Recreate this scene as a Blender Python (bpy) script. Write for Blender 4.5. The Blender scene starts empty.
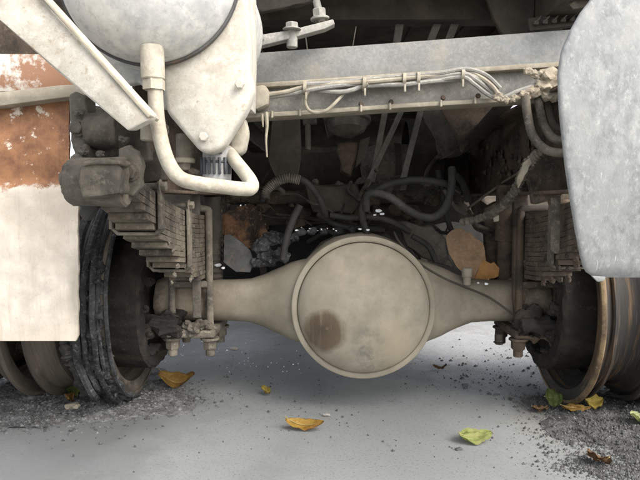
import bpy, bmesh, math, random
from mathutils import Vector, Matrix, noise, Euler
R = math.radians
random.seed(11)
scene = bpy.context.scene
col = scene.collection

# ------------------------------------------------------------------ camera
FPX = 615.0
CAM = Vector((0.0, -1.9, 0.62))
CROT = Euler((R(90 - 3.72), 0, R(0.65)), 'XYZ')
cam_d = bpy.data.cameras.new('camera'); cam = bpy.data.objects.new('camera', cam_d); col.objects.link(cam)
cam.location = CAM; cam.rotation_euler = CROT
cam_d.sensor_width = 36; cam_d.lens = 36 * FPX / 640; cam_d.clip_start = 0.02; cam_d.clip_end = 2000
scene.camera = cam
# ------------------------------------------------------------------ light
SUN_AZ, SUN_EL = -50.0, 46.0           # veiled sun behind the camera to the right
w = bpy.data.worlds.new('World'); scene.world = w; w.use_nodes = True
nt = w.node_tree; bgn = nt.nodes['Background']
sky = nt.nodes.new('ShaderNodeTexSky'); sky.sky_type = 'NISHITA'; sky.sun_disc = False
sky.sun_elevation = R(SUN_EL); sky.sun_rotation = R(180 + SUN_AZ)
sky.air_density = 1.0; sky.dust_density = 3.0; sky.ozone_density = 1.0
hs = nt.nodes.new('ShaderNodeHueSaturation'); hs.inputs['Saturation'].default_value = 0.28   # thin cloud greys the blue
nt.links.new(sky.outputs[0], hs.inputs['Color']); nt.links.new(hs.outputs[0], bgn.inputs[0]); bgn.inputs[1].default_value = 0.15
sd = bpy.data.lights.new('sun', 'SUN'); sun = bpy.data.objects.new('sun', sd); col.objects.link(sun)
sd.energy = 1.1; sd.angle = R(45); sd.color = (1.0, 0.95, 0.86)
to_sun = Vector((-math.sin(R(SUN_AZ)) * math.cos(R(SUN_EL)), -math.cos(R(SUN_AZ)) * math.cos(R(SUN_EL)), math.sin(R(SUN_EL))))
sun.rotation_euler = to_sun.to_track_quat('Z', 'Y').to_euler(); sun.location = to_sun * 20
vs = scene.view_settings
vs.view_transform = 'Standard'; vs.look = 'None'; vs.gamma = 1.0; vs.exposure = 1.62; vs.use_curve_mapping = False

# ------------------------------------------------------------------ pixel -> place
CM = CROT.to_matrix()
def ray(px, py):
    return CM @ Vector(((px - 320) / FPX, -(py - 240) / FPX, -1))
def P(px, py, Y):                       # point seen at px,py on the cross plane Y
    d = ray(px, py); return CAM + d * ((Y - CAM.y) / d.y)
def G(px, py, z=0.0):                   # point on the ground
    d = ray(px, py); return CAM + d * ((z - CAM.z) / d.z)
def S(Y): return (Y - CAM.y) / FPX      # metres per pixel on plane Y

# ------------------------------------------------------------------ materials
AX, AZ = .105, .309                      # axle centre (X, Z); its Y is 0
MATS = {}
def mat(name, base, second=None, scale=6.0, lo=.45, hi=.6, speck=None, sscale=60, slo=.58, shi=.66, rough=.85, metal=0.0,
        bump=.25, bscale=40, stretch=None, third=None, tscale=2.5, tlo=.5, thi=.62, extra=None, spec=.3, bdist=.004):
    m = bpy.data.materials.new(name); m.use_nodes = True; t = m.node_tree; n = t.nodes; l = t.links
    b = n['Principled BSDF']; b.inputs['Roughness'].default_value = rough; b.inputs['Metallic'].default_value = metal
    b.inputs['Specular IOR Level'].default_value = spec
    tc = n.new('ShaderNodeTexCoord'); mp = n.new('ShaderNodeMapping'); l.new(tc.outputs['Object'], mp.inputs[0])
    if stretch: mp.inputs['Scale'].default_value = stretch
    def ns(sc, det=6, ro=.6, mapped=True):
        x = n.new('ShaderNodeTexNoise'); x.inputs['Scale'].default_value = sc; x.inputs['Detail'].default_value = det
        x.inputs['Roughness'].default_value = ro
        l.new((mp if mapped else tc).outputs['Vector' if mapped else 'Object'], x.inputs['Vector']); return x.outputs['Fac']
    def ramp(v, a, c):
        x = n.new('ShaderNodeMapRange'); x.inputs['From Min'].default_value = a; x.inputs['From Max'].default_value = c
        l.new(v, x.inputs['Value']); return x.outputs['Result']
    def mix(f, a, c):
        x = n.new('ShaderNodeMix'); x.data_type = 'RGBA'; l.new(f, x.inputs[0])
        for i, v in ((6, a), (7, c)):
            if isinstance(v, tuple): x.inputs[i].default_value = (*v, 1)
            else: l.new(v, x.inputs[i])
        return x.outputs[2]
    cur = tuple(base)
    # always break the base up a little
    cur = mix(ramp(ns(scale * 3.3, 5), .3, .7), tuple(c * .78 for c in base), tuple(min(1, c * 1.16) for c in base))
    if third: cur = mix(ramp(ns(tscale, 5), tlo, thi), cur, tuple(third))
    if second: cur = mix(ramp(ns(scale, 8, .65), lo, hi), cur, tuple(second))
    if speck:
        a_ = n.new('ShaderNodeMath'); a_.operation = 'MULTIPLY'; a_.inputs[1].default_value = .75
        l.new(ramp(ns(sscale * 1.9, 6, .75), slo - .04, shi + .06), a_.inputs[0]); cur = mix(a_.outputs[0], cur, tuple(speck))
    if extra: cur = extra(n, l, tc, ns, ramp, mix, cur)
    l.new(cur, b.inputs['Base Color'])
    rr = n.new('ShaderNodeMapRange'); rr.inputs['To Min'].default_value = max(0, rough - .14); rr.inputs['To Max'].default_value = min(1, rough + .12)
    l.new(ns(scale * 4, 4), rr.inputs['Value']); l.new(rr.outputs[0], b.inputs['Roughness'])
    if bump:
        bp = n.new('ShaderNodeBump'); bp.inputs['Strength'].default_value = bump; bp.inputs['Distance'].default_value = bdist
        l.new(ns(bscale, 7, .7), bp.inputs['Height']); l.new(bp.outputs[0], b.inputs['Normal'])
    MATS[name] = m; return m

def near(n, l, tc, ns, ramp, c, rad, soft, wob=.03, wscale=18, sx=1, sz=1):
    """irregular patch round the point c (a mark with its own shape)"""
    v = n.new('ShaderNodeVectorMath'); v.operation = 'SUBTRACT'; l.new(tc.outputs['Object'], v.inputs[0]); v.inputs[1].default_value = c
    k = n.new('ShaderNodeVectorMath'); k.operation = 'MULTIPLY'; l.new(v.outputs[0], k.inputs[0]); k.inputs[1].default_value = (1 / sx, 0.25, 1 / sz)
    d = n.new('ShaderNodeVectorMath'); d.operation = 'LENGTH'; l.new(k.outputs[0], d.inputs[0])
    a = n.new('ShaderNodeMath'); a.operation = 'MULTIPLY_ADD'; l.new(ns(wscale, 4, .6, False), a.inputs[0]); a.inputs[1].default_value = wob * 2
    l.new(d.outputs['Value'], a.inputs[2])
    return ramp(a.outputs[0], rad + wob + soft, rad + wob - soft)

def axle_extra(n, l, tc, ns, ramp, mix, cur):
    cur = mix(near(n, l, tc, ns, ramp, P(324, 333, -.19), .058, .010, .010, 24), cur, (.115, .086, .058))
    cur = mix(near(n, l, tc, ns, ramp, P(322, 330, -.19), .034, .024, .012, 30), cur, (.075, .055, .037))
    cur = mix(near(n, l, tc, ns, ramp, P(327, 330, -.2), .004, .003, .002, 60), cur, (.2, .17, .13))
    f = near(n, l, tc, ns, ramp, P(368, 352, -.2), .036, .03, .02, 45, 1, 1.4)
    g = n.new('ShaderNodeMath'); g.operation = 'MULTIPLY'; l.new(f, g.inputs[0]); l.new(ramp(ns(55, 5, .7), .4, .6), g.inputs[1])
    cur = mix(g.outputs[0], cur, (.13, .125, .11))
    st = n.new('ShaderNodeMapping'); l.new(tc.outputs['Object'], st.inputs[0]); st.inputs['Scale'].default_value = (26, 2, 4)
    sn = n.new('ShaderNodeTexNoise'); sn.inputs['Scale'].default_value = 1.6; sn.inputs['Detail'].default_value = 7; sn.inputs['Roughness'].default_value = .7; l.new(st.outputs[0], sn.inputs['Vector'])
    g2 = n.new('ShaderNodeMath'); g2.operation = 'MULTIPLY'; l.new(ramp(sn.outputs['Fac'], .5, .72), g2.inputs[0]); g2.inputs[1].default_value = .55
    cur = mix(g2.outputs[0], cur, (.25, .215, .15))
    cur = mix(near(n, l, tc, ns, ramp, P(395, 345, -.19), .04, .05, .05, 20), cur, (.335, .285, .20))
    cur = mix(near(n, l, tc, ns, ramp, P(300, 285, -.19), .03, .05, .05, 18), cur, (.30, .275, .22))
    sp = n.new('ShaderNodeSeparateXYZ'); l.new(tc.outputs['Object'], sp.inputs[0])
    b1 = n.new('ShaderNodeMath'); b1.operation = 'SUBTRACT'; l.new(sp.outputs['X'], b1.inputs[0]); b1.inputs[1].default_value = AX
    b2 = n.new('ShaderNodeMath'); b2.operation = 'ABSOLUTE'; l.new(b1.outputs[0], b2.inputs[0])
    b3 = n.new('ShaderNodeMath'); b3.operation = 'MULTIPLY_ADD'; l.new(ns(14, 7, .75, False), b3.inputs[0]); b3.inputs[1].default_value = .45; l.new(b2.outputs[0], b3.inputs[2])
    cur = mix(ramp(b3.outputs[0], .52, .74), cur, (.15, .12, .088))
    return cur
def streak_extra(n, l, tc, ns, ramp, mix, cur):
    return cur
DUST = (.36, .315, .245)
mat('axle_dust', (.285, .252, .195), (.205, .178, .134), 5, .42, .68, (.19, .165, .13), 26, .6, .75, .9, bump=.12, bscale=55, extra=axle_extra, third=(.31, .275, .215), tscale=3.5)
mat('axle_grime', (.23, .19, .14), (.085, .07, .055), 9, .48, .62, (.32, .27, .2), 45, .6, .7, .92, bump=.5, bscale=45)
mat('galv', (.255, .255, .245), (.21, .21, .20), 16, .45, .6, (.34, .33, .30), 75, .52, .66, .75, bump=.35, bscale=70, third=(.27, .25, .215), tscale=5)
mat('galv_low', (.275, .26, .23), (.22, .21, .195), 12, .45, .6, (.46, .43, .37), 60, .55, .68, .8, bump=.3, bscale=60)
mat('cream', (.35, .31, .24), (.27, .235, .18), 18, .45, .62, (.33, .27, .2), 70, .62, .7, .85, bump=.3, bscale=60)
def white_chips(n, l, tc, ns, ramp, mix, cur): return cur
def chips(n, l, tc, ns, ramp, mix, cur):
    cur = mix(ramp(ns(17, 9, .78), .58, .68), cur, (.27, .205, .135))
    return mix(ramp(ns(120, 3, .6), .6, .72), cur, (.34, .29, .22))
mat('dustcream', (.36, .31, .235), (.27, .225, .165), 14, .45, .62, (.44, .39, .3), 50, .55, .68, .9, bump=.5, bscale=45)
mat('white', (.42, .385, .325), (.31, .275, .22), 7, .42, .66, (.60, .57, .51), 30, .5, .68, .8, bump=.3, bscale=45, third=(.50, .47, .41), tscale=5, tlo=.42, thi=.7, extra=chips)
mat('tankwhite', (.55, .535, .50), (.36, .36, .35), 12, .46, .66, (.26, .265, .265), 26, .56, .66, .7, bump=.2, bscale=50, third=(.70, .67, .61), tscale=5, tlo=.42, thi=.66)
mat('soot', (.060, .051, .041), (.098, .082, .062), 8, .48, .66, (.15, .13, .10), 50, .64, .72, .9, bump=.5, bscale=50)
mat('burnt', (.022, .019, .017), (.045, .036, .028), 12, .48, .62, (.12, .085, .055), 24, .62, .72, .9, bump=.8, bscale=40, bdist=.008)
mat('blackened', (.012, .011, .010), (.02, .017, .014), 12, .48, .62, (.04, .03, .022), 24, .62, .72, .95, bump=.6, bscale=40)
mat('rod_grey', (.16, .15, .13), (.09, .083, .07), 10, .46, .62, (.22, .2, .17), 50, .56, .7, .85, bump=.4, bscale=50)
mat('soot_brown', (.105, .076, .054), (.042, .035, .029), 9, .46, .6, (.24, .19, .14), 42, .6, .7, .92, bump=.6, bscale=45)
mat('soot_grey', (.115, .102, .083), (.058, .051, .042), 9, .48, .62, (.20, .185, .155), 55, .58, .7, .9, bump=.5, bscale=50)
mat('rubber', (.028, .027, .025), (.06, .056, .048), 10, .48, .7, (.16, .145, .12), 70, .62, .74, .7, bump=.2, bscale=60)
mat('spring', (.135, .113, .086), (.05, .043, .036), 10, .45, .6, (.27, .22, .155), 34, .56, .68, .88, bump=.5, bscale=50)
mat('spring_rust', (.115, .090, .068), (.06, .048, .04), 10, .46, .6, (.25, .2, .145), 34, .56, .66, .88, bump=.5, bscale=50)
mat('dirt_steel', (.17, .147, .115), (.075, .066, .055), 9, .45, .6, (.35, .3, .23), 42, .57, .68, .88, bump=.5, bscale=45)
mat('hanger', (.125, .108, .084), (.055, .048, .040), 9, .45, .6, (.19, .165, .128), 42, .57, .68, .9, bump=.6, bscale=45)
mat('cream_white', (.37, .335, .27), (.28, .245, .19), 12, .44, .64, (.52, .48, .40), 30, .52, .68, .85, bump=.3, bscale=50)
mat('rust', (.30, .125, .055), (.17, .075, .04), 8, .45, .6, (.55, .46, .38), 22, .56, .62, .9, bump=.4, bscale=40)
mat('rim', (.035, .032, .029), (.13, .078, .042), 8, .50, .62, (.20, .145, .09), 16, .6, .72, .75, bump=.4, bscale=45, stretch=(4, .3, .3))
mat('rim_pale', (.095, .08, .062), (.04, .034, .028), 8, .46, .6, (.22, .185, .135), 16, .58, .7, .7, bump=.4, bscale=45, stretch=(4, .3, .3))
mat('rim_gold', (.18, .125, .068), (.075, .05, .032), 10, .46, .6, (.27, .205, .13), 30, .56, .66, .7, bump=.3, bscale=45)
mat('char', (.022, .022, .023), (.06, .06, .062), 14, .46, .6, (.22, .22, .225), 50, .57, .65, .65, bump=.8, bscale=60, bdist=.008)
def scuffs(n, l, tc, ns, ramp, mix, cur):
    for rot, sc_, lo_, c_ in ((R(12), (90, 1, 9), .68, (.46, .46, .44)), (R(-30), (90, 1, 7), .70, (.48, .48, .46)), (R(20), (70, 1, 8), .68, (.15, .155, .155))):
        m_ = n.new('ShaderNodeMapping'); l.new(tc.outputs['Object'], m_.inputs[0]); m_.inputs['Rotation'].default_value = (0, rot, 0); m_.inputs['Scale'].default_value = sc_
        x = n.new('ShaderNodeTexNoise'); x.inputs['Scale'].default_value = 2.2; x.inputs['Detail'].default_value = 6; l.new(m_.outputs[0], x.inputs['Vector'])
        cur = mix(ramp(x.outputs['Fac'], lo_, lo_ + .06), cur, c_)
    return cur
mat('guard', (.205, .21, .208), (.275, .275, .265), 52, .46, .62, (.40, .395, .375), 60, .57, .66, .65, bump=.3, bscale=70, third=(.25, .25, .24), tscale=16, tlo=.42, thi=.6, stretch=(1, 1, .6), extra=scuffs)
mat('peach', (.42, .27, .16), (.27, .18, .115), 14, .45, .6, (.5, .42, .32), 60, .58, .68, .9, bump=.4)
mat('orange', (.52, .27, .09), (.42, .24, .12), 14, .45, .6, None, rough=.9, bump=.4)
mat('greyplate', (.09, .09, .088), (.045, .043, .04), 10, .45, .6, (.25, .13, .07), 12, .62, .7, .8)
mat('alu', (.62, .63, .64), (.4, .4, .4), 20, .45, .6, rough=.4, metal=.6)
mat('woodchar', (.20, .105, .055), (.045, .033, .026), 10, .45, .55, (.36, .24, .14), 40, .58, .66, .9, bump=.6)
mat('blue_black', (.05, .055, .062), (.09, .092, .095), 20, .45, .6, (.2, .19, .17), 60, .6, .7, .7)
mat('ribbed_grey', (.30, .295, .28), (.22, .21, .2), 20, .45, .6, (.4, .36, .3), 60, .6, .7, .7)
# burnt fender sheet: bare rust above, blistered white paint below
ZB = P(40, 186, -.5).z; YF_ = -.5
def fender_extra(n, l, tc, ns, ramp, mix, cur):
    sp = n.new('ShaderNodeSeparateXYZ'); l.new(tc.outputs['Object'], sp.inputs[0])
    a = n.new('ShaderNodeMath'); a.operation = 'MULTIPLY_ADD'; l.new(ns(15, 9, .78, False), a.inputs[0]); a.inputs[1].default_value = .13; l.new(sp.outputs['Z'], a.inputs[2])
    rustcol = mix(ramp(ns(10, 8, .7), .42, .6), (.36, .175, .085), (.17, .08, .046))
    rustcol = mix(ramp(ns(26, 6, .7), .58, .63), rustcol, (.70, .60, .50))
    rustcol = mix(ramp(ns(3.5, 6, .6), .56, .6), rustcol, (.55, .34, .20))
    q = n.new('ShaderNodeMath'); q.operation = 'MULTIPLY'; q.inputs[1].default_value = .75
    l.new(near(n, l, tc, ns, ramp, P(79, 296, YF_), .022, .008, .012, 22, 1, 4.2), q.inputs[0]); cur = mix(q.outputs[0], cur, (.33, .29, .235))  # duller tan patch low on the right edge
    dr = n.new('ShaderNodeMapping'); l.new(tc.outputs['Object'], dr.inputs[0]); dr.inputs['Scale'].default_value = (30, 1, 2.5)
    dn = n.new('ShaderNodeTexNoise'); dn.inputs['Scale'].default_value = 1.5; dn.inputs['Detail'].default_value = 8; dn.inputs['Roughness'].default_value = .72; l.new(dr.outputs[0], dn.inputs['Vector'])
    q3 = n.new('ShaderNodeMath'); q3.operation = 'MULTIPLY'; q3.inputs[1].default_value = .5; l.new(ramp(dn.outputs['Fac'], .52, .66), q3.inputs[0]); cur = mix(q3.outputs[0], cur, (.46, .38, .29))
    rustcol = mix(q3.outputs[0], rustcol, (.13, .065, .042))
    return mix(ramp(a.outputs[0], ZB + .056, ZB + .066), cur, rustcol)
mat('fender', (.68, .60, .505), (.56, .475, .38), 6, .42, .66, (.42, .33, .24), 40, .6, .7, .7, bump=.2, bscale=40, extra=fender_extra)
def strip_extra(n, l, tc, ns, ramp, mix, cur):
    return mix(ramp(ns(7, 8, .7), .47, .53), cur, (.26, .14, .085))
mat('peeled', (.55, .52, .47), (.48, .44, .4), 9, extra=strip_extra, rough=.8)

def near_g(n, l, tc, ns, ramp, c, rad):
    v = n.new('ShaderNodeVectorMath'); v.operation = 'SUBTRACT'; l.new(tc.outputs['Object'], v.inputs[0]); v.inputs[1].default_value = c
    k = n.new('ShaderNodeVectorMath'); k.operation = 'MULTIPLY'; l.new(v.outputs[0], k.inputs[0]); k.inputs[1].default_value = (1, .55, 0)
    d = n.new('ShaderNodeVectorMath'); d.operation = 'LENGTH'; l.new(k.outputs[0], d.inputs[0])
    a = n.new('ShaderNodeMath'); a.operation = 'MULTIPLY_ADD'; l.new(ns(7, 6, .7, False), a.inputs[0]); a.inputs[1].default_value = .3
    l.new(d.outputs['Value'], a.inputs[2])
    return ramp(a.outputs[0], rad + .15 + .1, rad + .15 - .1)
# ground: weathered concrete with stains and soot
def ground_extra(n, l, tc, ns, ramp, mix, cur):
    # pale patches painted in as brighter light behind the axle and far left
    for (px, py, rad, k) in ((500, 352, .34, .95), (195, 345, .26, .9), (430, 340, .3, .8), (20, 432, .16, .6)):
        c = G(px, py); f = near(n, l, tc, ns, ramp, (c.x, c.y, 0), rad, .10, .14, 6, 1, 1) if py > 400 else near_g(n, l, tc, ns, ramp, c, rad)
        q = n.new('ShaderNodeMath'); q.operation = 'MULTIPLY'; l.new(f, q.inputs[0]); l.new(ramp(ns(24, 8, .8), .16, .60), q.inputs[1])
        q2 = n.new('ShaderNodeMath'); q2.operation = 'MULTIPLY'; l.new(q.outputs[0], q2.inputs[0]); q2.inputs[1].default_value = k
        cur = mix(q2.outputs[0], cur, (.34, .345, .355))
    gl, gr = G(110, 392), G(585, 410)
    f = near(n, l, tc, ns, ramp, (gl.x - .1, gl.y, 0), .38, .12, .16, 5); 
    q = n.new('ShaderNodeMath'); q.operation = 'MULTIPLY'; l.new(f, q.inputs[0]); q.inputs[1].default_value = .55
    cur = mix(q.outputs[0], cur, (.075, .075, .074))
    cur = mix(ramp(ns(2.2, 6, .62), .5, .72), cur, (.165, .16, .145))
    cur = mix(ramp(ns(.9, 8, .7), .52, .6), cur, (.215, .22, .215))
    cur = mix(ramp(ns(170, 3, .6), .56, .7), cur, (.13, .13, .125))
    cur = mix(ramp(ns(38, 5, .75), .64, .74), cur, (.10, .097, .09))
    cur = mix(ramp(ns(7, 7, .75), .63, .72), cur, (.125, .122, .115))
    return cur
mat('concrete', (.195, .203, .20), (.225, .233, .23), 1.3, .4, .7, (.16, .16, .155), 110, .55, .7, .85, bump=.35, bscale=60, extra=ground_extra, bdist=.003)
mat('ash', (.15, .15, .148), (.075, .074, .072), 16, .45, .58, (.34, .345, .34), 50, .54, .63, .95, bump=.9, bscale=55, bdist=.01)
mat('ash_dark', (.095, .094, .09), (.045, .044, .042), 20, .44, .58, (.22, .22, .215), 60, .56, .66, .95, bump=.9, bscale=70, bdist=.008)
mat('cinder', (.055, .054, .052), (.10, .098, .095), 30, rough=.9)
mat('cinder_light', (.17, .17, .168), (.10, .10, .098), 30, rough=.9)
mat('glass_bits', (.72, .75, .78), None, rough=.15, spec=.8, bump=0)

# ------------------------------------------------------------------ mesh helpers
def finish(name, bm, m, parent=None, smooth=40, loc=None):
    me = bpy.data.meshes.new(name); bmesh.ops.recalc_face_normals(bm, faces=bm.faces[:])
    if loc is not None: bmesh.ops.translate(bm, verts=bm.verts[:], vec=-Vector(loc))
    bm.to_mesh(me); bm.free()
    me.materials.append(MATS[m] if isinstance(m, str) else m)
    if smooth:
        me.polygons.foreach_set('use_smooth', [True] * len(me.polygons)); me.set_sharp_from_angle(angle=R(smooth))
    o = bpy.data.objects.new(name, me); col.objects.link(o)
    if loc is not None: o.location = loc
    if parent is not None:
        o.parent = parent
        if loc is not None:
            pw = parent
            off = Vector((0, 0, 0))
            while pw is not None: off += pw.location; pw = pw.parent
            o.location = Vector(loc) - off
        else:
            pw = parent; off = Vector((0, 0, 0))
            while pw is not None: off += pw.location; pw = pw.parent
            o.location = -off
    return o
def tag(o, label=None, cat=None, group=None, kind=None):
    if label: o['label'] = label
    if cat: o['category'] = cat
    if group: o['group'] = group
    if kind: o['kind'] = kind
    return o
def bev(bm, geom_edges, off, seg=2):
    if off > 0:
        try: bmesh.ops.bevel(bm, geom=geom_edges, offset=off, segments=seg, affect='EDGES', profile=.5, clamp_overlap=True)
        except Exception: pass
def a_box(bm, c, s, rot=None, b=.003):
    t = bmesh.new(); bmesh.ops.create_cube(t, size=1)
    bmesh.ops.scale(t, verts=t.verts[:], vec=Vector(s)); bev(t, t.edges[:], b)
    M = Matrix.Translation(Vector(c)) @ ((rot if rot is not None else Matrix.Identity(3)).to_4x4())
    t.transform(M); merge(bm, t)
def merge(bm, t):
    me = bpy.data.meshes.new('tmp'); t.to_mesh(me); t.free(); bm.from_mesh(me); bpy.data.meshes.remove(me)
def a_prism(bm, pts_front, back_vec, b=.003):
    t = bmesh.new(); vs_ = [t.verts.new(p) for p in pts_front]; f = t.faces.new(vs_)
    r = bmesh.ops.extrude_face_region(t, geom=[f]); nv = [v for v in r['geom'] if isinstance(v, bmesh.types.BMVert)]
    bmesh.ops.translate(t, verts=nv, vec=Vector(back_vec)); bmesh.ops.recalc_face_normals(t, faces=t.faces[:])
    bev(t, t.edges[:], b); merge(bm, t)
def a_poly(bm, pxs, Y, dy=.02, b=.003):
    a_prism(bm, [P(x, y, Y) for x, y in pxs], (0, dy, 0), b)
def ragged(pts, amp=1.6, step=4.0, seed=1):
    rnd = random.Random(seed); out = []
    for (xa, ya), (xb, yb) in zip(pts, pts[1:] + pts[:1]):
        L = math.hypot(xb - xa, yb - ya); k = max(1, int(L / step)); nx, ny = (yb - ya) / L, -(xb - xa) / L
        for i in range(k):
            t = i / k; j = rnd.gauss(0, amp) * (.5 if i == 0 else 1); out.append((xa + (xb - xa) * t + nx * j, ya + (yb - ya) * t + ny * j))
    return out
def a_sheet(bm, pts, Y, th=.005, amp=.01, sc=18, seed=0, rag=1.4, tiltx=0.0):
    # torn, buckled sheet: fine triangulated face with thickness
    t = bmesh.new(); pp = ragged(pts, rag * .5, 4.0, seed); t.faces.new([t.verts.new(P(x, y, Y)) for x, y in pp])
    bmesh.ops.triangulate(t, faces=t.faces[:]); bmesh.ops.subdivide_edges(t, edges=t.edges[:], cuts=2); bmesh.ops.triangulate(t, faces=t.faces[:])
    for v in t.verts:
        q = v.co * sc + Vector((seed, 0, 0)); v.co.y += amp * .4 * noise.fractal(q, .8, 2, 2)
    r_ = bmesh.ops.extrude_face_region(t, geom=t.faces[:]); bmesh.ops.translate(t, verts=[v for v in r_['geom'] if isinstance(v, bmesh.types.BMVert)], vec=(0, th, 0)); merge(bm, t)
def frame_of(d):
    d = d.normalized(); u = Vector((0, 0, 1)) if abs(d.z) < .9 else Vector((1, 0, 0))
    a = d.cross(u).normalized(); return a, d.cross(a).normalized()
def smooth_path(pts, k=6):
    if len(pts) < 3: return pts
    out = []; n = len(pts)
    for i in range(n - 1):
        p0, p1, p2, p3 = pts[max(0, i - 1)], pts[i], pts[i + 1], pts[min(n - 1, i + 2)]
        for j in range(k):
            t = j / k; t2, t3 = t * t, t * t * t
            out.append(.5 * ((2 * p1) + (p2 - p0) * t + (2 * p0 - 5 * p1 + 4 * p2 - p3) * t2 + (3 * p1 - p0 - 3 * p2 + p3) * t3))
    out.append(pts[-1]); return out
def a_tube(bm, pts, r, seg=10, k=6, sm=True, cap=True, rf=None):
    pts = [Vector(p) for p in pts]
    if sm: pts = smooth_path(pts, k)
    n = len(pts); rings = []; a = None
    for i, p in enumerate(pts):
        d = (pts[min(n - 1, i + 1)] - pts[max(0, i - 1)]).normalized()
        if a is None: a, b_ = frame_of(d)
        else:
            a = (a - d * a.dot(d)).normalized(); b_ = d.cross(a)
        rr = r if rf is None else r * rf(i / (n - 1), i)
        rings.append([bm.verts.new(p + (a * math.cos(6.28318 * j / seg) + b_ * math.sin(6.28318 * j / seg)) * rr) for j in range(seg)])
    for i in range(n - 1):
        for j in range(seg):
            bm.faces.new((rings[i][j], rings[i][(j + 1) % seg], rings[i + 1][(j + 1) % seg], rings[i + 1][j]))
    if cap: bm.faces.new(rings[0][::-1]); bm.faces.new(rings[-1])
def PT(lst): return [P(*q) for q in lst]
def a_lathe(bm, prof, o, axis, seg=48, a0=0, a1=2 * math.pi, wob=None):
    """prof: (along axis, radius)"""
    o = Vector(o); d = Vector(axis).normalized(); a, b_ = frame_of(d); full = abs(a1 - a0) > 6.28
    cnt = seg if full else seg + 1; rings = []
    for s, r in prof:
        if r < 1e-6: rings.append([bm.verts.new(o + d * s)]); continue
        ring = []
        for j in range(cnt):
            t = a0 + (a1 - a0) * j / seg; rr = r + (wob(t, s) if wob else 0)
            ring.append(bm.verts.new(o + d * s + (a * math.cos(t) + b_ * math.sin(t)) * rr))
        rings.append(ring)
    for i in range(len(rings) - 1):
        A, B = rings[i], rings[i + 1]
        for j in range(seg):
            j2 = (j + 1) % cnt if full else j + 1
            if len(A) == 1 and len(B) == 1: continue
            if len(A) == 1: bm.faces.new((A[0], B[j2], B[j]))
            elif len(B) == 1: bm.faces.new((A[j], A[j2], B[0]))
            else: bm.faces.new((A[j], A[j2], B[j2], B[j]))
def a_cyl(bm, p0, p1, r, seg=16, b=.002):
    p0, p1 = Vector(p0), Vector(p1); L = (p1 - p0).length; b = min(b, r * .4, L * .4)
    a_lathe(bm, [(0, 0), (0, r - b), (b, r), (L - b, r), (L, r - b), (L, 0)], p0, p1 - p0, seg)
def rough(bm, amp, sc=30, cuts=0, seed=0):
    if cuts: bmesh.ops.subdivide_edges(bm, edges=bm.edges[:], cuts=cuts, use_grid_fill=True)
    bm.normal_update()
    for v in bm.verts:
        q = v.co * sc + Vector((seed, seed * 1.7, 0))
        v.co += v.normal * amp * noise.fractal(q, .8, 2, 3) + noise.noise_vector(q * 1.7) * amp * .35
def hexbolt(bm, p, ax, r, h, washer=True):
    p = Vector(p); ax = Vector(ax).normalized()
    if washer: a_cyl(bm, p, p + ax * h * .25, r * 1.35, 14, .001)
    a_lathe(bm, [(0, 0), (0, r), (h * .85, r), (h, r * .8), (h, 0)], p + ax * h * .2, ax, 6)

def part(name, build, m, parent, smooth=40, label=None):
    bm = bmesh.new(); build(bm); o = finish(name, bm, m, parent, smooth)
    if label: o['label'] = label
    return o

# ================================================================== SETTING: ground
def ground():
    bm = bmesh.new()
    def axis(a, b, step, outer):
        xs = []; x = a
        while x <= b + 1e-6: xs.append(x); x += step
        lo, hi = [], []
        d = step
        x = a
        while x > -outer: d *= 1.5; x -= d; lo.append(x)
        d = step; x = b
        while x < outer: d *= 1.5; x += d; hi.append(x)
        return lo[::-1] + xs + hi
    xs = axis(-1.6, 1.8, .03, 400); ys = axis(-1.4, 2.2, .03, 400)
    g = [[bm.verts.new((x, y, .004 * noise.fractal(Vector((x * 2, y * 2, 0)), 1, 2, 4) * (1 if abs(x) < 4 and abs(y) < 4 else 0))) for x in xs] for y in ys]
    for j in range(len(ys) - 1):
        for i in range(len(xs) - 1): bm.faces.new((g[j][i], g[j][i + 1], g[j + 1][i + 1], g[j + 1][i]))
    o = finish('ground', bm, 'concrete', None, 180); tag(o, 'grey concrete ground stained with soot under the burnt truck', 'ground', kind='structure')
ground()

# ================================================================== TRUCK
truck = bpy.data.objects.new('burnt_truck', None); col.objects.link(truck); truck.location = (0, 0, 0)
tag(truck, 'underside of burnt-out truck resting on bare rims, dusty rear axle and sooty chassis', 'truck')

# ---- rear axle housing (banjo)
def axle(bm):
    seg = 40
    xs = [-.62, -.5, -.40, -.34, -.30, -.27, -.245, -.22, -.195, -.17, -.14, -.11, -.08, -.04, 0]
    xs = xs + [-x for x in xs[-2::-1]]
    rings = []
    for x in xs:
        u = abs(x)
        if u >= .36: hz = .063 + .006 * max(0, (.42 - u)) 
        elif u >= .17:
            t = (.36 - u) / .19; t = t * t * (3 - 2 * t) * .75 + t * .25; hz = .064 + t * (.128 - .064)
        else: hz = math.sqrt(max(0, .2115 ** 2 - u ** 2))
        hy = min(.135, .062 + max(0, (.32 - u)) * .55)
        ring = []
        for j in range(seg):
            t = 6.28318 * j / seg; c, s = math.cos(t), math.sin(t); e = 2 / 2.6
            ring.append(bm.verts.new((AX + x, math.copysign(abs(c) ** e, c) * hy, AZ + math.copysign(abs(s) ** e, s) * hz)))
        rings.append(ring)
    for i in range(len(rings) - 1):
        for j in range(seg): bm.faces.new((rings[i][j], rings[i][(j + 1) % seg], rings[i + 1][(j + 1) % seg], rings[i + 1][j]))
    bm.faces.new(rings[0][::-1]); bm.faces.new(rings[-1])
    rough(bm, .0015, 25)
ax_o = part('axle_housing', axle, 'axle_dust', truck, 50, 'dusty beige rear axle housing with round middle')
RC = .2095
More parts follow.
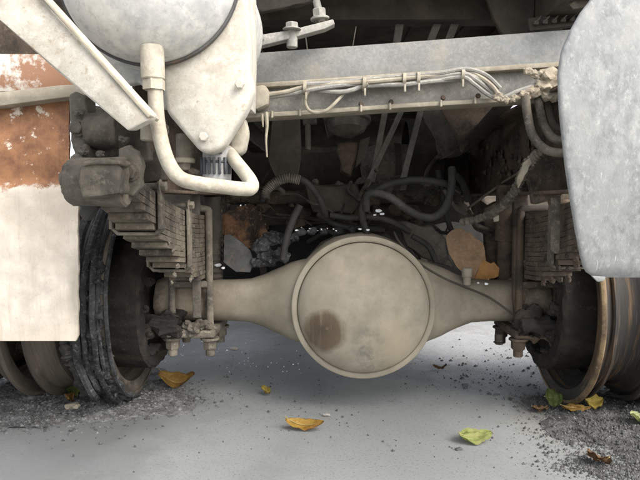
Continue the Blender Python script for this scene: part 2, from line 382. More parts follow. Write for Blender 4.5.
def cover(bm):
    a_lathe(bm, [(-.02, RC - .021), (.0, RC - .0200), (.004, RC - .022), (.010, RC - .028), (.026, RC - .055), (.037, RC - .095), (.045, RC - .14), (.049, .03), (.05, 0)],
            (AX, -.145, AZ), (0, -1, 0), 72)
cov = part('differential_cover', cover, 'axle_dust', ax_o, 60, 'round domed cover with dark oil stain')
def ring(bm):
    a_lathe(bm, [(-.07, RC - .006), (-.008, RC - .001), (-.0055, RC - .0018), (-.0045, RC - .0035), (-.0035, RC - .010), (-.0035, RC - .016), (-.0055, RC - .0185), (-.02, RC - .0195)], (AX, -.145, AZ), (0, -1, 0), 72)
part('cover_ring', ring, 'axle_dust', ax_o, 50)
part('weld_seam', lambda bm: a_tube(bm, [(AX + (RC + .018) * math.cos(t), -.1 - .0 * t, AZ + (RC - .03) * math.sin(t) * .92) for t in [R(a) for a in range(-36, 37, 6)]], .004, 6, sm=False), 'axle_dust', ax_o)
for sx in (-1, 1):      # darker grimy tube ends, sleeve proud of the tube
    def sleeve(bm, sx=sx):
        X0 = AX + sx * .465; pr = []
        for i in range(9): pr.append((i * .0205, .068 + .004 * math.sin(i * 2.1)))
        a_lathe(bm, [(0, .05)] + pr + [(.17, .04)], (X0, 0, AZ), (sx, 0, 0), 28); rough(bm, .004, 30)
    part('axle_end_sleeve', sleeve, 'axle_grime', ax_o)

def blob_at(bm, c, r, seed=0, sc=(1, 1, .8)):
    t = bmesh.new(); bmesh.ops.create_icosphere(t, subdivisions=3, radius=r); bmesh.ops.scale(t, verts=t.verts[:], vec=sc)
    bmesh.ops.translate(t, verts=t.verts[:], vec=c); rough(t, r * .45, 1.1 / r, 0, seed); merge(bm, t)
# ---- wheels (bare steel rims, tyres burnt off)
def make_wheel(X, sx, cz=.303, rm='rim'):
    """sx: direction away from the truck centre; X: inner flange"""
    prof = [(0.0, .262), (-.004, .292), (0, .303), (.006, .304), (.011, .297), (.015, .284), (.030, .277), (.050, .272), (.058, .262), (.066, .243), (.085, .236),
            (.120, .236), (.140, .246), (.150, .268), (.185, .278), (.205, .284), (.209, .297), (.215, .304), (.222, .302), (.226, .292), (.220, .262),
            (.150, .245), (.14, .226), (.08, .226), (.05, .25), (0, .262)]
    bm = bmesh.new(); a_lathe(bm, prof, (X, 0, cz), (sx, 0, 0), 96, wob=lambda t, s: .0025 * noise.noise(Vector((math.cos(t) * 3, math.sin(t) * 3, s * 30))))
    wheel = finish('wheel', bm, rm, truck, 35)
    part('rim_edge', lambda bm: a_lathe(bm, [(-.0055, .294), (-.006, .303), (-.002, .3065), (.004, .3068), (.0085, .302), (.0105, .292)], (X, 0, cz), (sx, 0, 0), 96,
         wob=lambda t, s: .002 * noise.noise(Vector((math.cos(t) * 4, math.sin(t) * 4, 3)))), 'rim_gold' if sx > 0 else rm, wheel, 40)
    def disc(bm):
        a_lathe(bm, [(.12, .228), (.10, .215), (.075, .19), (.07, .11), (.10, .09), (.10, 0)], (X, 0, cz), (sx, 0, 0), 48); rough(bm, .003, 20)
    part('wheel_disc', disc, 'soot_brown', wheel)
    for k in range(10):
        t = k * math.pi / 5; c = Vector((X + sx * .068, .165 * math.cos(t), cz + .165 * math.sin(t)))
        part('wheel_nut', lambda bm: hexbolt(bm, c, (-sx, 0, 0), .014, .02), 'soot', wheel)
    return wheel
XL, XR = P(102, 320, -.3).x, P(604, 320, -.3).x
CL = .324
wl = make_wheel(XL, -1, CL, 'rim_pale'); wr = make_wheel(XR, 1)
wl2 = make_wheel(XL - .285, -1, CL, 'rim_pale'); wr2 = make_wheel(XR + .285, 1)
# brake drums between spring and wheel
for sx, X in ((-1, XL), (1, XR)):
    def drum(bm):
        a_lathe(bm, [(.07, 0), (.07, .19), (.06, .2), (-.06, .205), (-.068, .198), (-.07, .16), (-.05, .15), (-.05, .07), (-.05, 0)], (X, 0, .305), (sx, 0, 0), 64); rough(bm, .006, 26, 1)
    d = part('brake_drum', drum, 'burnt', truck, 25)
    part('brake_shoe_crust', lambda bm: [lumps(bm, [(0, 0, 0)], 0) if False else blob_at(bm, (X - sx * .07, .155 * math.cos(a), .305 + .155 * math.sin(a)), random.uniform(.012, .028), int(a * 10)) for a in [k * .52 for k in range(12)]], 'burnt', d, 25)['kind'] = 'stuff'
    part('cam_bracket', lambda bm: (a_cyl(bm, (X - sx * .16, -.11, .25), (X - sx * .055, -.11, .25), .03, 14), a_box(bm, (X - sx * .13, -.08, .262), (.06, .08, .085 if sx > 0 else .05), None, .012), rough(bm, .022, 30, 3)), 'burnt', d, 25)
# burnt tyre remains on the left wheel: wires and flaking char
def bead_wires(wheel, X, sx, specs, m='char'):
    for (dx, r, rr, a0, a1, jit) in specs:
        pts = []
        n = 60
        for i in range(n + 1):
            t = R(a0 + (a1 - a0) * i / n)
            j = jit * noise.noise(Vector((dx * 90, t * 3, r * 50)))
            pts.append((X + sx * dx + j * .8, -math.cos(t) * (r + j), max(.006, (CL if sx < 0 else .303) + math.sin(t) * (r + j))))
        part('bead_wire', lambda bm: a_tube(bm, pts, rr, 6, sm=False), m, wheel)
bead_wires(wl, XL, -1, [(.006, .316, .006, -80, 80, .018), (.024, .316, .008, -80, 80, .026), (.041, .322, .009, -85, 80, .03), (.054, .310, .006, -80, 80, .022),
                        (.066, .322, .011, -80, 75, .03), (.084, .305, .008, -80, 80, .02), (-.014, .309, .006, -85, 60, .008)])
bead_wires(wr, XR, 1, [(.040, .284, .007, -85, 80, .004), (.16, .288, .009, -85, 80, .004)], 'rim')
def tyre_char(bm, X0=None, W=.030):
    X0 = XL - .022 if X0 is None else X0
    rings = []; n, m_ = 60, 10
    for i in range(n + 1):
        t = R(-74 + 100 * i / n); rows = []
        wid = W + .016 * noise.noise(Vector((t * 4, 3, 0)))
        for j in range(m_):
            p = 6.28318 * j / m_
            rr = .300 + (.016 + .024 * noise.fractal(Vector((t * 9, p * 1.5, 1)), 1, 2, 3)) * math.sin(p)
            x = X0 + math.cos(p) * wid + .012 * noise.noise(Vector((t * 6, 9, p)))
            rows.append(bm.verts.new((x, -math.cos(t) * rr, max(.012, CL + math.sin(t) * rr))))
        rings.append(rows)
    for i in range(n):
        for j in range(m_): bm.faces.new((rings[i][j], rings[i][(j + 1) % m_], rings[i + 1][(j + 1) % m_], rings[i + 1][j]))
    bm.faces.new(rings[0][::-1]); bm.faces.new(rings[-1]); rough(bm, .010, 55, 1)
part('tyre_remains', tyre_char, 'char', wl, 30, 'flaking charred remains of the burnt tyre')
part('tyre_remains', lambda bm: tyre_char(bm, XL - .085, .028), 'rubber', wl, 30)

# ---- leaf springs
def leaf_spring(X0, m, m2, K=.17):
    wd, th, n = .088, .0122, 14; zt = AZ + .07 + (n) * .0135; k = K
    def leaf_bm(i, L, eye):
        bm = bmesh.new(); secs = []; N = 30
        for q in range(N + 1):
            Y = -L + 2 * L * q / N; z = zt - i * .0134 + k * Y * Y; sl = 2 * k * Y; nrm = Vector((0, -sl, 1)).normalized()
            tw = wd * (1 if q not in (0, N) else .9)
            c = Vector((X0, Y, z)); tt = th / 2
            secs.append([bm.verts.new(c + Vector((sx_ * tw / 2, 0, 0)) + nrm * s_ * tt) for sx_, s_ in ((-1, -1), (1, -1), (1, 1), (-1, 1))])
        for a in range(N):
            for j in range(4): bm.faces.new((secs[a][j], secs[a][(j + 1) % 4], secs[a + 1][(j + 1) % 4], secs[a + 1][j]))
        bm.faces.new(secs[0][::-1]); bm.faces.new(secs[-1])
        bev(bm, [e for e in bm.edges if e.calc_face_angle(0) > .8], .0022, 1)
        rough(bm, .0012, 40, seed=i)
        return bm
    lens = [.79, .755, .722, .69, .655, .615, .565, .51, .455, .40, .345, .29, .235, .18]
    root = finish('leaf_spring', leaf_bm(0, lens[0], True), m, truck)
    for i in range(1, n): finish('leaf', leaf_bm(i, lens[i], False), m, root)
    ze = zt + k * .79 ** 2
    def eye(bm):
        a_lathe(bm, [(0, .022), (0, .040), (.003, .043), (wd + .009, .043), (wd + .012, .040), (wd + .012, .022)], (X0 - wd / 2 - .006, -.81, ze - .022), (1, 0, 0), 24); rough(bm, .003, 40, 1)
    part('spring_eye', eye, 'hanger', root)
    # rebound clips
    for Yc, cnt in ((-.60, 5), (-.335, 10)):
        z1 = zt + k * Yc * Yc + .016; z0 = z1 - .030 - cnt * .0134; t_ = .006; sl = -2 * k * Yc
        def clip(bm):
            x = wd / 2 + .008
            pts = [(-x, z1), (-x, z0 + .012), (-x + .012, z0), (x - .012, z0), (x, z0 + .012), (x, z1 + .012)]
            for (xa, za), (xb, zb) in zip(pts[:-1], pts[1:]):
                a_box(bm, (X0 + (xa + xb) / 2, Yc + ((z1 - (za + zb) / 2) * sl * .9), (za + zb) / 2), (.007 if abs(xa - xb) < .001 else math.hypot(xb - xa, zb - za) + .004, .034, math.hypot(xb - xa, zb - za) + .004 if abs(xa - xb) < .001 else .007),
                      None if abs(xa - xb) < .001 or abs(za - zb) < .001 else Matrix.Rotation(-math.atan2(zb - za, xb - xa), 3, 'Y'), .0015)
        part('rebound_clip', clip, 'dirt_steel', root)
        part('clip_bolt', lambda bm: (a_cyl(bm, (X0 - .065, Yc, z1 + .004), (X0 + .065, Yc, z1 + .004), .007, 10), hexbolt(bm, (X0 + .052, Yc, z1 + .004), (1, 0, 0), .011, .012)), m2, root)
    # U bolts round the axle, seat plate with nuts
    for Yb in (-.088, .088):
        for sx in (-1, 1):
            x = X0 + sx * .056
            part('u_bolt', lambda bm: (a_cyl(bm, (x, Yb, .165), (x, Yb, zt + .02), .0105, 12), hexbolt(bm, (x, Yb, AZ - .098), (0, 0, -1), .021, .03), a_cyl(bm, (x, Yb, .155), (x, Yb, .20), .014, 12), rough(bm, .0015, 40)), m2, root)
        part('u_bolt_bridge', lambda bm: a_tube(bm, [(X0 - .056, Yb, zt + .015), (X0 - .045, Yb, zt + .026), (X0 + .045, Yb, zt + .026), (X0 + .056, Yb, zt + .015)], .0105, 10), m2, root)
    part('seat_plate', lambda bm: (a_box(bm, (X0, 0, AZ - .084), (.15, .23, .026), None, .006), rough(bm, .003, 35, 2)), m2, root)
    part('spring_seat', lambda bm: (a_box(bm, (X0, 0, AZ + .062), (.10, .2, .02), None, .004), rough(bm, .003, 35, 2)), m2, root)
    part('top_plate', lambda bm: (a_box(bm, (X0, 0, zt + .013), (.1, .14, .018), None, .004)), m2, root)
    return root
def caked(root, X0, sx, m):
    rnd = random.Random(int(X0 * 100) + 50)
    def b(bm):
        for k in range(46):
            y = rnd.uniform(-.5, .02); z = AZ + .08 + rnd.random() * .17
            blob_at(bm, (X0 - sx * .043, y, z + .17 * y * y), rnd.uniform(.004, .012), k, (.5, 1.2, .8))
        for k in range(14): blob_at(bm, (X0 + rnd.uniform(-.06, .06), -.10 + rnd.uniform(-.02, .01), AZ - .075 + rnd.uniform(-.02, .03)), rnd.uniform(.01, .022), 70 + k, (1, .6, .8))
    part('caked_mud', b, m, root, 25)['kind'] = 'stuff'
SL, SR = -.405, .625
spl = leaf_spring(SL, 'spring', 'dirt_steel'); spr = leaf_spring(SR, 'spring_rust', 'soot_brown', .24)
caked(spl, SL, -1, 'hanger'); caked(spr, SR, 1, 'soot_brown')

# ---- rear spring hanger, left
h = part('spring_hanger', lambda bm: (a_poly(bm, [(70, 96), (76, 92), (86, 97), (88, 128), (90, 158), (84, 162), (74, 153), (70, 140)], -.74, .05, .004), rough(bm, .006, 40, 2)), 'soot_grey', truck, label='gritty blackened spring hanger')
part('hanger_plate', lambda bm: (a_poly(bm, [(84, 104), (142, 112), (150, 160), (128, 162), (86, 160)], -.66, .03, .004), rough(bm, .005, 30, 2)), 'hanger', h)
part('hanger_pin', lambda bm: (a_cyl(bm, P(88, 131, -.72), P(120, 131, -.72), .034, 20), rough(bm, .005, 40, 1)), 'hanger', h)
part('shackle', lambda bm: (a_poly(bm, [(118, 148), (128, 145), (137, 150), (141, 165), (140, 186), (133, 197), (124, 194), (119, 175)], -.80, .025, .004), rough(bm, .004, 40, 2)), 'soot_grey', h)
part('shackle', lambda bm: (a_poly(bm, [(62, 168), (70, 158), (78, 166), (80, 182), (84, 200), (74, 202), (63, 196), (59, 186)], -.76, .03, .003), rough(bm, .007, 50, 2)), 'soot_grey', h)
part('shackle_block', lambda bm: (a_poly(bm, [(80, 162), (90, 159), (118, 160), (121, 174), (120, 194), (82, 198), (78, 180)], -.885, .05, .006), rough(bm, .003, 38, 3)), 'hanger', h)
part('shackle_lip', lambda bm: (a_poly(bm, [(82, 161), (98, 158), (120, 160), (120, 165), (98, 164), (82, 167)], -.893, .06, .003), rough(bm, .004, 40, 2)), 'hanger', h)
part('hanger_bolt', lambda bm: hexbolt(bm, P(78, 128, -.745), (0, -1, 0), .012, .012), 'soot_grey', h)
part('hanger_bolt', lambda bm: hexbolt(bm, P(131, 172, -.80), (0, -1, 0), .013, .014), 'hanger', h)
part('dirt_crust', lambda bm: [blob_at(bm, P(x_, y_, -.75), r_ * .55, k, (1, .6, .8)) for k, (x_, y_, r_) in enumerate(((76, 158, .018), (84, 150, .02), (124, 140, .018), (100, 154, .015), (138, 160, .018), (68, 190, .016), (78, 112, .016), (120, 116, .02)))], 'soot_grey', h, 25)['kind'] = 'stuff'
part('hanger_cross_tube', lambda bm: (a_cyl(bm, P(92, 150, -.70), P(150, 152, -.62), .016, 14), rough(bm, .003, 40, 1)), 'hanger', h)
part('bracket_box', lambda bm: a_poly(bm, [(138, 152), (162, 152), (162, 180), (138, 184)], -.55, .06, .004), 'soot', h)
part('fallen_strap', lambda bm: a_poly(bm, [(80, 202), (92, 199), (97, 206), (86, 222), (79, 216)], -.7, .03, .005), 'rubber', h)

# ---- chassis rails (channel section)
RXL, RXR, RZ0, RZ1 = -.405, .605, .635, .885
def rail(X, sx):
    def b(bm):
        a_box(bm, (X, .95, (RZ0 + RZ1) / 2), (.008, 3.1, RZ1 - RZ0), None, .002)
        for z in (RZ0 + .004, RZ1 - .004): a_box(bm, (X - sx * .038, .95, z), (.069, 3.1, .008), None, .002)
        rough(bm, .0015, 12, 0)
    r = part('frame_rail', b, 'soot_brown', truck)
    for i in range(12):
        y = -.45 + i * .17; z = .70 + .12 * (i % 2)
        part('rail_rivet', lambda bm: a_lathe(bm, [(0, .013), (.005, .012), (.010, .007), (.012, 0)], (X - sx * .004, y, z), (-sx, 0, 0), 10), 'soot_brown', r)
    return r
rl = rail(RXL, -1); rr_ = rail(RXR, 1)
def scab(bm):        # blistered flakes on the right rail
    for _ in range(260):
        y = random.uniform(-.2, 1.6); z = random.uniform(.65, .87); s = random.uniform(.006, .022)
        if noise.noise(Vector((y * 4, z * 10, 0))) < .05: continue
        c = Vector((RXR - .006, y, z)); k_ = random.randint(5, 7); a0 = random.random() * 6
        vsx = [bm.verts.new(c + Vector((-random.uniform(0, .008), math.cos(a0 + 6.283 * i / k_) * s * random.uniform(.6, 1.2), math.sin(a0 + 6.283 * i / k_) * s * random.uniform(.6, 1.2)))) for i in range(k_)]
        mid = bm.verts.new(c + Vector((-.012 * random.random() - .003, 0, 0)))
        for i in range(k_): bm.faces.new((vsx[i], vsx[(i + 1) % k_], mid))
tag(part('blistered_paint', scab, 'spring_rust', rr_, 0), kind='stuff')

# ---- rear cross member with wiring
YB = -.36
cm = part('cross_member', lambda bm: a_poly(bm, [(205, 55), (250, 53), (400, 42), (598, 27), (598, 64), (400, 75), (250, 84), (205, 87)], YB, .07, .005), 'galv', truck, 40, 'grey steel cross beam carrying cream wiring')
part('beam_lip', lambda bm: a_poly(bm, [(210, 85.5), (300, 80), (400, 73), (500, 65.5), (598, 59), (598, 64), (500, 70.5), (400, 78), (300, 85), (210, 90)], YB - .014, .05, .002), 'cream', cm)
part('beam_lower_web', lambda bm: a_poly(bm, [(210, 89), (400, 77), (598, 63), (598, 92), (520, 100), (400, 107), (300, 114), (210, 119)], YB + .012, .03, .003), 'galv_low', cm)
part('beam_bottom_flange', lambda bm: a_poly(bm, [(212, 115), (300, 110.5), (400, 103.5), (520, 96.5), (598, 89), (598, 93), (520, 101), (400, 108), (300, 115), (212, 120)], YB - .006, .08, .002), 'cream', cm)
for px, py in ((272, 114), (300, 112), (361, 108), (390, 106), (441, 103), (475, 100)):
    part('stud', lambda bm: (a_cyl(bm, P(px, py - 3, YB - .01), P(px, py + 4, YB - .01), .0032, 8)), 'cream', cm)
for px, py in ((391, 102), (443, 98), (478, 96), (361, 104)):
    part('rivet', lambda bm: hexbolt(bm, P(px, py, YB - .005), (0, -1, 0), .0048, .005), 'soot_brown', cm)
har = part('wiring_harness', lambda bm: a_tube(bm, PT([(262, 95, YB - .03), (285, 92, YB - .03), (305, 87, YB - .032), (330, 84, YB - .03), (365, 82, YB - .03), (400, 79, YB - .032), (440, 75, YB - .03), (465, 71, YB - .03), (480, 77, YB - .03), (492, 86, YB - .03), (498, 94, YB - .03)]), .0055, 8), 'cream', truck)
cab = [
 [(262, 98), (290, 94), (310, 90), (335, 86), (360, 84), (395, 82), (430, 78), (463, 74), (476, 80), (488, 89), (496, 96)],
 [(300, 88), (320, 91), (340, 92), (352, 90), (366, 86), (400, 84), (432, 81), (462, 77), (474, 84), (484, 92), (494, 98)],
 [(306, 84), (330, 83), (360, 80), (400, 76.5), (440, 73), (466, 69), (486, 75), (500, 88)],
 [(345, 92), (336, 102), (327, 110), (318, 113), (309, 110), (305, 101), (308, 92), (316, 88), (326, 89), (340, 92), (356, 89), (368, 84)],
 [(366, 86), (385, 85), (405, 84.5), (436, 81), (460, 79)],
 [(464, 73), (478, 79), (489, 90), (497, 99), (503, 98), (516, 92), (530, 87), (545, 82)],
]
for c in cab:
    part('cable', lambda bm: a_tube(bm, [P(x, y, YB - .028 - .008 * math.sin(i * 1.3 + len(c))) for i, (x, y) in enumerate(c)], .0040 + .0008 * (len(c) % 3), 8), ('cream', 'dustcream', 'galv_low')[len(c) % 3], har)
for px, py in ((305, 88), (364, 84), (404, 80), (418, 79), (462, 75)):
    part('cable_tie', lambda bm: (a_lathe(bm, [(-.004, .012), (-.004, .017), (.004, .017), (.004, .012)], P(px, py, YB - .028), (1, 0, -.06), 12), a_box(bm, P(px + 1, py + 8, YB - .046), (.005, .003, .018), None, .001)), 'cream', har)
part('cable_boot', lambda bm: (a_poly(bm, [(253, 86), (264, 84), (269, 90), (268, 104), (256, 110), (252, 104)], YB - .05, .05, .006)), 'cream', har)
def junk(bm):
    for k, (px, py, r) in enumerate(((548, 76, 8), (556, 84, 9), (544, 88, 8), (552, 96, 7), (534, 92, 6), (524, 95, 5), (514, 98, 4.5), (505, 99, 4), (536, 74, 5), (528, 71, 4), (498, 97, 4))):
        blob_at(bm, P(px, py, YB - .035), r * S(YB) * 1.1, k, (1.15, .6, .85))
part('melted_loom', junk, 'dustcream', har, 30, 'melted cream clump of wiring')
part('melted_drip', lambda bm: a_tube(bm, PT([(266, 112, YB - .02), (267, 125, YB - .02), (266, 140, YB - .02), (267, 157, YB - .02)]), .0045, 7, rf=lambda t, i: 1.2 - t * .8), 'cream', har)
part('melted_drip', lambda bm: a_tube(bm, PT([(262, 114, YB - .02), (262.5, 120, YB - .02), (263, 127, YB - .02)]), .004, 7, rf=lambda t, i: 1.2 - t * .9), 'cream', har)

# ---- things above the beam
br = part('valve_bracket', lambda bm: a_prism(bm, PT([(251, 36, -.46), (290, 30, -.44), (333, 19, -.42), (335, 24, -.42), (325, 29, -.42), (292, 38, -.44), (252, 48, -.46)]), (0, .03, 0), .002), 'galv_low', truck)
part('bracket_bolt', lambda bm: (a_cyl(bm, P(292, 48, -.43), P(292, 24, -.43), .013, 12), hexbolt(bm, P(292, 30, -.44), (0, 0, 1), .016, .014)), 'galv_low', br)
part('bracket_bolt', lambda bm: (a_cyl(bm, P(316, 0, -.40), P(322, 22, -.41), .009, 12), hexbolt(bm, P(320, 20, -.41), (-.1, 0, 1), .017, .022)), 'galv_low', br)
part('bracket_leg', lambda bm: a_poly(bm, [(249, 20), (258, 18), (264, 38), (256, 46), (250, 44)], -.47, .04, .004), 'galv_low', br)
part('bracket_leg', lambda bm: a_poly(bm, [(243, -30), (253, -30), (255, 18), (254, 52), (247, 52)], -.5, .05, .003), 'galv_low', br)
part('sagging_cloth', lambda bm: (a_poly(bm, [(254, -20), (316, -20), (312, 0), (290, 6), (262, 12), (255, 10)], -.3, .03, .006), rough(bm, .008, 20, 2)), 'soot_grey', br)
for (x0, y0, x1, y1, xm, ym, rr) in ((405, -6, 372, 182, 385, 112, .0095), (450, -6, 366, 187, 401, 112, .0085), (467, -6, 403, 180, 421, 110, .006)):
    part('stay_rod', lambda bm: (a_prism(bm, [P(x0 - 4.5, y0, -.12), P(x0 + 4.5, y0, -.12), P(xm + 3, ym, .0), P(x1 + 3, y1, .1), P(x1 - 3, y1, .1), P(xm - 3, ym, .0)], (0, .012, 0), .002)), 'rod_grey', truck)
st = part('terminal_strip', lambda bm: a_poly(bm, [(528, 18), (586, 12), (588, 24), (530, 31)], -.30, .02, .002), 'soot', truck)
for k_ in range(6):
    part('terminal', lambda bm: (a_box(bm, P(536 + k_ * 9, 23 - k_ * .9, -.31), (.012, .012, .010), None, .002), a_tube(bm, PT([(534 + k_ * 9, 24 - k_, -.315), (539 + k_ * 9, 19 - k_, -.32), (541 + k_ * 9, 16 - k_, -.30)]), .002, 6)), 'soot_grey', st)
part('rear_valance', lambda bm: (a_poly(bm, [(474, -30), (538, -30), (534, 20), (536, 40), (510, 44), (500, 30), (492, 12)], -.22, .02, .004), rough(bm, .004, 25, 2)), 'soot', truck)
part('torn_tag', lambda bm: a_poly(bm, [(570, 4), (578, -3), (592, -6), (588, 6), (574, 9)], -.42, .006, .002), 'dirt_steel', truck)

# ---- cargo bed above everything (planks on bearers), added and sized for its shade
bed = part('cargo_bed', lambda bm: [a_box(bm, (x, 1.0, 1.135), (.09, 2.94, .10), None, .004) for x in (-.40, .60)], 'soot', truck)
for i in range(8):
    x = -.52 + i * .177
    part('bed_plank', lambda bm: a_box(bm, (x, 1.0, 1.215), (.170, 2.94, .035), None, .004), 'soot', bed)
for y in (-.1, .6, 1.3, 2.0):
    part('bed_bearer', lambda bm: a_box(bm, (.1, y, 1.16), (1.36, .07, .07), None, .004), 'soot', bed)
for sx in (-1, 1):
    part('bed_side_rail', lambda bm: a_box(bm, (.1 + sx * .735, 1.0, 1.19), (.04, 2.94, .14), None, .006), 'soot_brown', bed)

# ---- unseen front end: gearbox, engine, cab back; drum and boxes added as blockers
part('cab_rear_wall', lambda bm: (a_box(bm, (.1, 2.51, 1.5), (1.9, .05, 1.7), None, .02)), 'soot', truck)
gb = part('gearbox', lambda bm: (a_lathe(bm, [(0, 0), (0, .12), (.05, .16), (.35, .18), (.4, .24), (.6, .26), (.6, 0)], (.1, 1.75, .60), (0, 1, 0), 24), rough(bm, .006, 12)), 'soot_grey', truck)
part('propeller_shaft', lambda bm: (a_cyl(bm, (.1, .15, .37), (.1, 1.8, .58), .05, 20), a_cyl(bm, (.1, .12, .36), (.1, .26, .385), .08, 16)), 'soot', truck)
part('middle_cross_member', lambda bm: (a_box(bm, (.1, .75, .73), (1.0, .09, .18), None, .01), a_box(bm, (.1, .70, .655), (1.0, .16, .012), None, .003)), 'soot', truck)
part('front_cross_member', lambda bm: (a_box(bm, (.1, 1.5, .70), (1.0, .09, .3), None, .01)), 'soot', truck)
for sx, nm in ((-1, 'blocker_box_left'), (1, 'blocker_box_right')):
    part(nm, lambda bm: (a_box(bm, (.1 + sx * .95, 1.75, .62), (.6, .5, .56), None, .02), rough(bm, .004, 8, 3)), 'soot', truck)  # invented boxes closing the bright gaps beside the rails
bd = part('blocker_drum', lambda bm: (a_lathe(bm, [(0, 0), (.0, .12), (.02, .165), (.04, .17), (1.26, .17), (1.28, .165), (1.3, .12), (1.3, 0)], (-.55, 1.12, .385), (1, 0, 0), 36), rough(bm, .008, 9)), 'blackened', truck)  # drum added to hide the bright ground beyond the axle
part('blocker_strap', lambda bm: a_lathe(bm, [(-.015, .172), (-.015, .18), (.015, .18), (.015, .172)], (-.3, 1.12, .385), (1, 0, 0), 36), 'soot', bd)
part('blocker_strap', lambda bm: a_lathe(bm, [(-.015, .172), (-.015, .18), (.015, .18), (.015, .172)], (.45, 1.12, .385), (1, 0, 0), 36), 'soot', bd)
part('engine_block', lambda bm: (a_box(bm, (.1, 2.2, .6), (.8, .5, .75), None, .08), rough(bm, .01, 8, 3)), 'soot', truck)

# ---- brake chamber and interior clutter
bc = part('brake_chamber', lambda bm: (a_lathe(bm, [(0, 0), (0, .045), (.012, .062), (.032, .066), (.036, .076), (.048, .076), (.052, .066), (.075, .058), (.09, .03), (.09, 0)], P(347, 108, .1), (0, -.25, -1), 28), rough(bm, .002, 30)), 'soot_grey', truck, label='round sooty brake chamber')
part('push_rod', lambda bm: (a_poly(bm, [(337, 142), (358, 142), (356, 160), (350, 176), (341, 172)], .12, .05, .006), rough(bm, .006, 30, 2)), 'soot_brown', bc)
part('chamber_mount', lambda bm: a_poly(bm, [(322, 112), (332, 108), (336, 132), (328, 138)], .12, .05, .005), 'soot', bc)
part('slack_adjuster', lambda bm: a_poly(bm, [(360, 140), (370, 136), (366, 158), (355, 168)], .1, .03, .004), 'soot', bc)
part('hanger_sheet', lambda bm: (a_poly(bm, [(274, 108), (298, 108), (302, 150), (298, 180), (278, 184), (268, 160)], .05, .01, .002), rough(bm, .004, 20, 2)), 'soot', truck)
part('stub_bolt', lambda bm: (a_cyl(bm, P(308, 118, .1), P(308, 150, .1), .0095, 10), a_cyl(bm, P(303, 122, .1), P(317, 121, .1), .012, 10)), 'soot_grey', truck)
rt = part('air_reservoir', lambda bm: (a_lathe(bm, [(0, 0), (.01, .05), (.03, .08), (.06, .093), (.27, .093), (.30, .08), (.32, .05), (.33, 0)], P(360, 168, .55), (1, 0, .0), 32), rough(bm, .002, 15)), 'dirt_steel', truck, label='dull brown air reservoir in the dark chassis')
part('reservoir_strap', lambda bm: a_lathe(bm, [(-.012, .094), (-.012, .098), (.012, .098), (.012, .094)], P(396, 168, .55), (1, 0, 0), 32), 'soot', rt)
part('reservoir_shroud', lambda bm: a_lathe(bm, [(0, .135), (0, .143), (.13, .143), (.135, .13), (.135, 0), (.127, 0), (.127, .128), (.12, .135), (0, .135)], P(405, 156, .56), (1, 0, 0), 40), 'burnt', truck)
part('gusset_plate', lambda bm: (a_poly(bm, [(420, 112), (452, 106), (470, 118), (462, 150), (440, 160), (436, 140)], .3, .012, .002), rough(bm, .005, 25, 2)), 'soot_grey', truck)
part('gusset_plate', lambda bm: (a_poly(bm, [(440, 108), (500, 100), (478, 130), (462, 152), (452, 130)], .22, .01, .002), rough(bm, .004, 25, 2)), 'soot_brown', truck)
part('diagonal_strut', lambda bm: a_prism(bm, PT([(500, 100, -.1), (520, 98, -.1), (488, 136, .2), (460, 156, .4), (448, 158, .4)]), (0, .03, 0), .003), 'soot', truck)
# hoses
def hose(pts, r, m='rubber', name='hose', seg=10): return part(name, lambda bm: a_tube(bm, PT(pts), r, seg), m, truck)
hose([(368, 236, -.02), (362, 215, -.04), (366, 198, -.05), (384, 186, -.06), (410, 180, -.06), (432, 181, -.06), (447, 184, -.04), (460, 190, .05)], .0105)
hose([(366, 210, -.1), (367, 196, -.12), (376, 193, -.13), (390, 197, -.13), (405, 208, -.13), (420, 216, -.13), (434, 217, -.13), (445, 208, -.12), (450, 194, -.11), (452, 182, -.1), (452, 168, -.08)], .0115)
hose([(452, 172, -.05), (462, 182, .0), (468, 200, .05)], .011)
hose([(438, 170, .1), (442, 190, .1), (446, 214, .1), (452, 232, .1)], .009)
hose([(262, 200, -.02), (266, 190, -.04), (276, 181, -.05), (290, 177, -.06), (303, 180, -.06), (314, 190, -.05), (322, 204, -.03), (326, 216, .0)], .0100)
hose([(300, 205, -.1), (292, 222, -.1), (286, 240, -.1), (283, 258, -.1)], .011)
hose([(330, 215, .0), (350, 218, .0), (372, 217, -.02), (392, 222, .0), (410, 232, .02)], .010)
hose([(318, 214, .05), (340, 226, .03), (362, 228, .03), (384, 230, .05)], .0105)
hose([(412, 236, -.02), (428, 246, -.02), (436, 262, -.02)], .009)
def corrug(bm):
    pts = PT([(265, 198, -.1), (267, 190, -.1), (276, 182, -.1), (288, 178, -.1), (300, 180, -.1)])
    a_tube(bm, pts, .0155, 12, 12, rf=lambda t, i: 1.0 if i % 2 else .78)
part('corrugated_conduit', corrug, 'dirt_steel', truck)
# cross tubes and burnt lumps just above the axle
part('torque_rod', lambda bm: (a_cyl(bm, P(230, 199, .25), P(460, 196, .25), .022, 14), rough(bm, .004, 25)), 'soot', truck)
part('burnt_crossbar', lambda bm: (a_poly(bm, [(250, 200), (330, 192), (440, 196), (470, 206), (468, 222), (400, 226), (330, 222), (252, 226)], .3, .06, .006), rough(bm, .012, 14, 3)), 'soot', truck)
part('valve_block', lambda bm: (a_poly(bm, [(305, 186), (356, 184), (364, 200), (352, 212), (312, 212)], .15, .06, .006), rough(bm, .012, 20, 2)), 'soot', truck)
part('brake_valve', lambda bm: (a_poly(bm, [(398, 222), (432, 226), (446, 240), (452, 266), (430, 262), (408, 246)], .06, .06, .006), rough(bm, .010, 25, 3)), 'soot_grey', truck)
part('pinion_housing', lambda bm: (a_lathe(bm, [(0, .0), (0, .20), (.06, .19), (.15, .12), (.22, .09), (.22, 0)], (AX, .10, AZ + .02), (0, 1, .1), 28), rough(bm, .008, 15)), 'soot', truck)
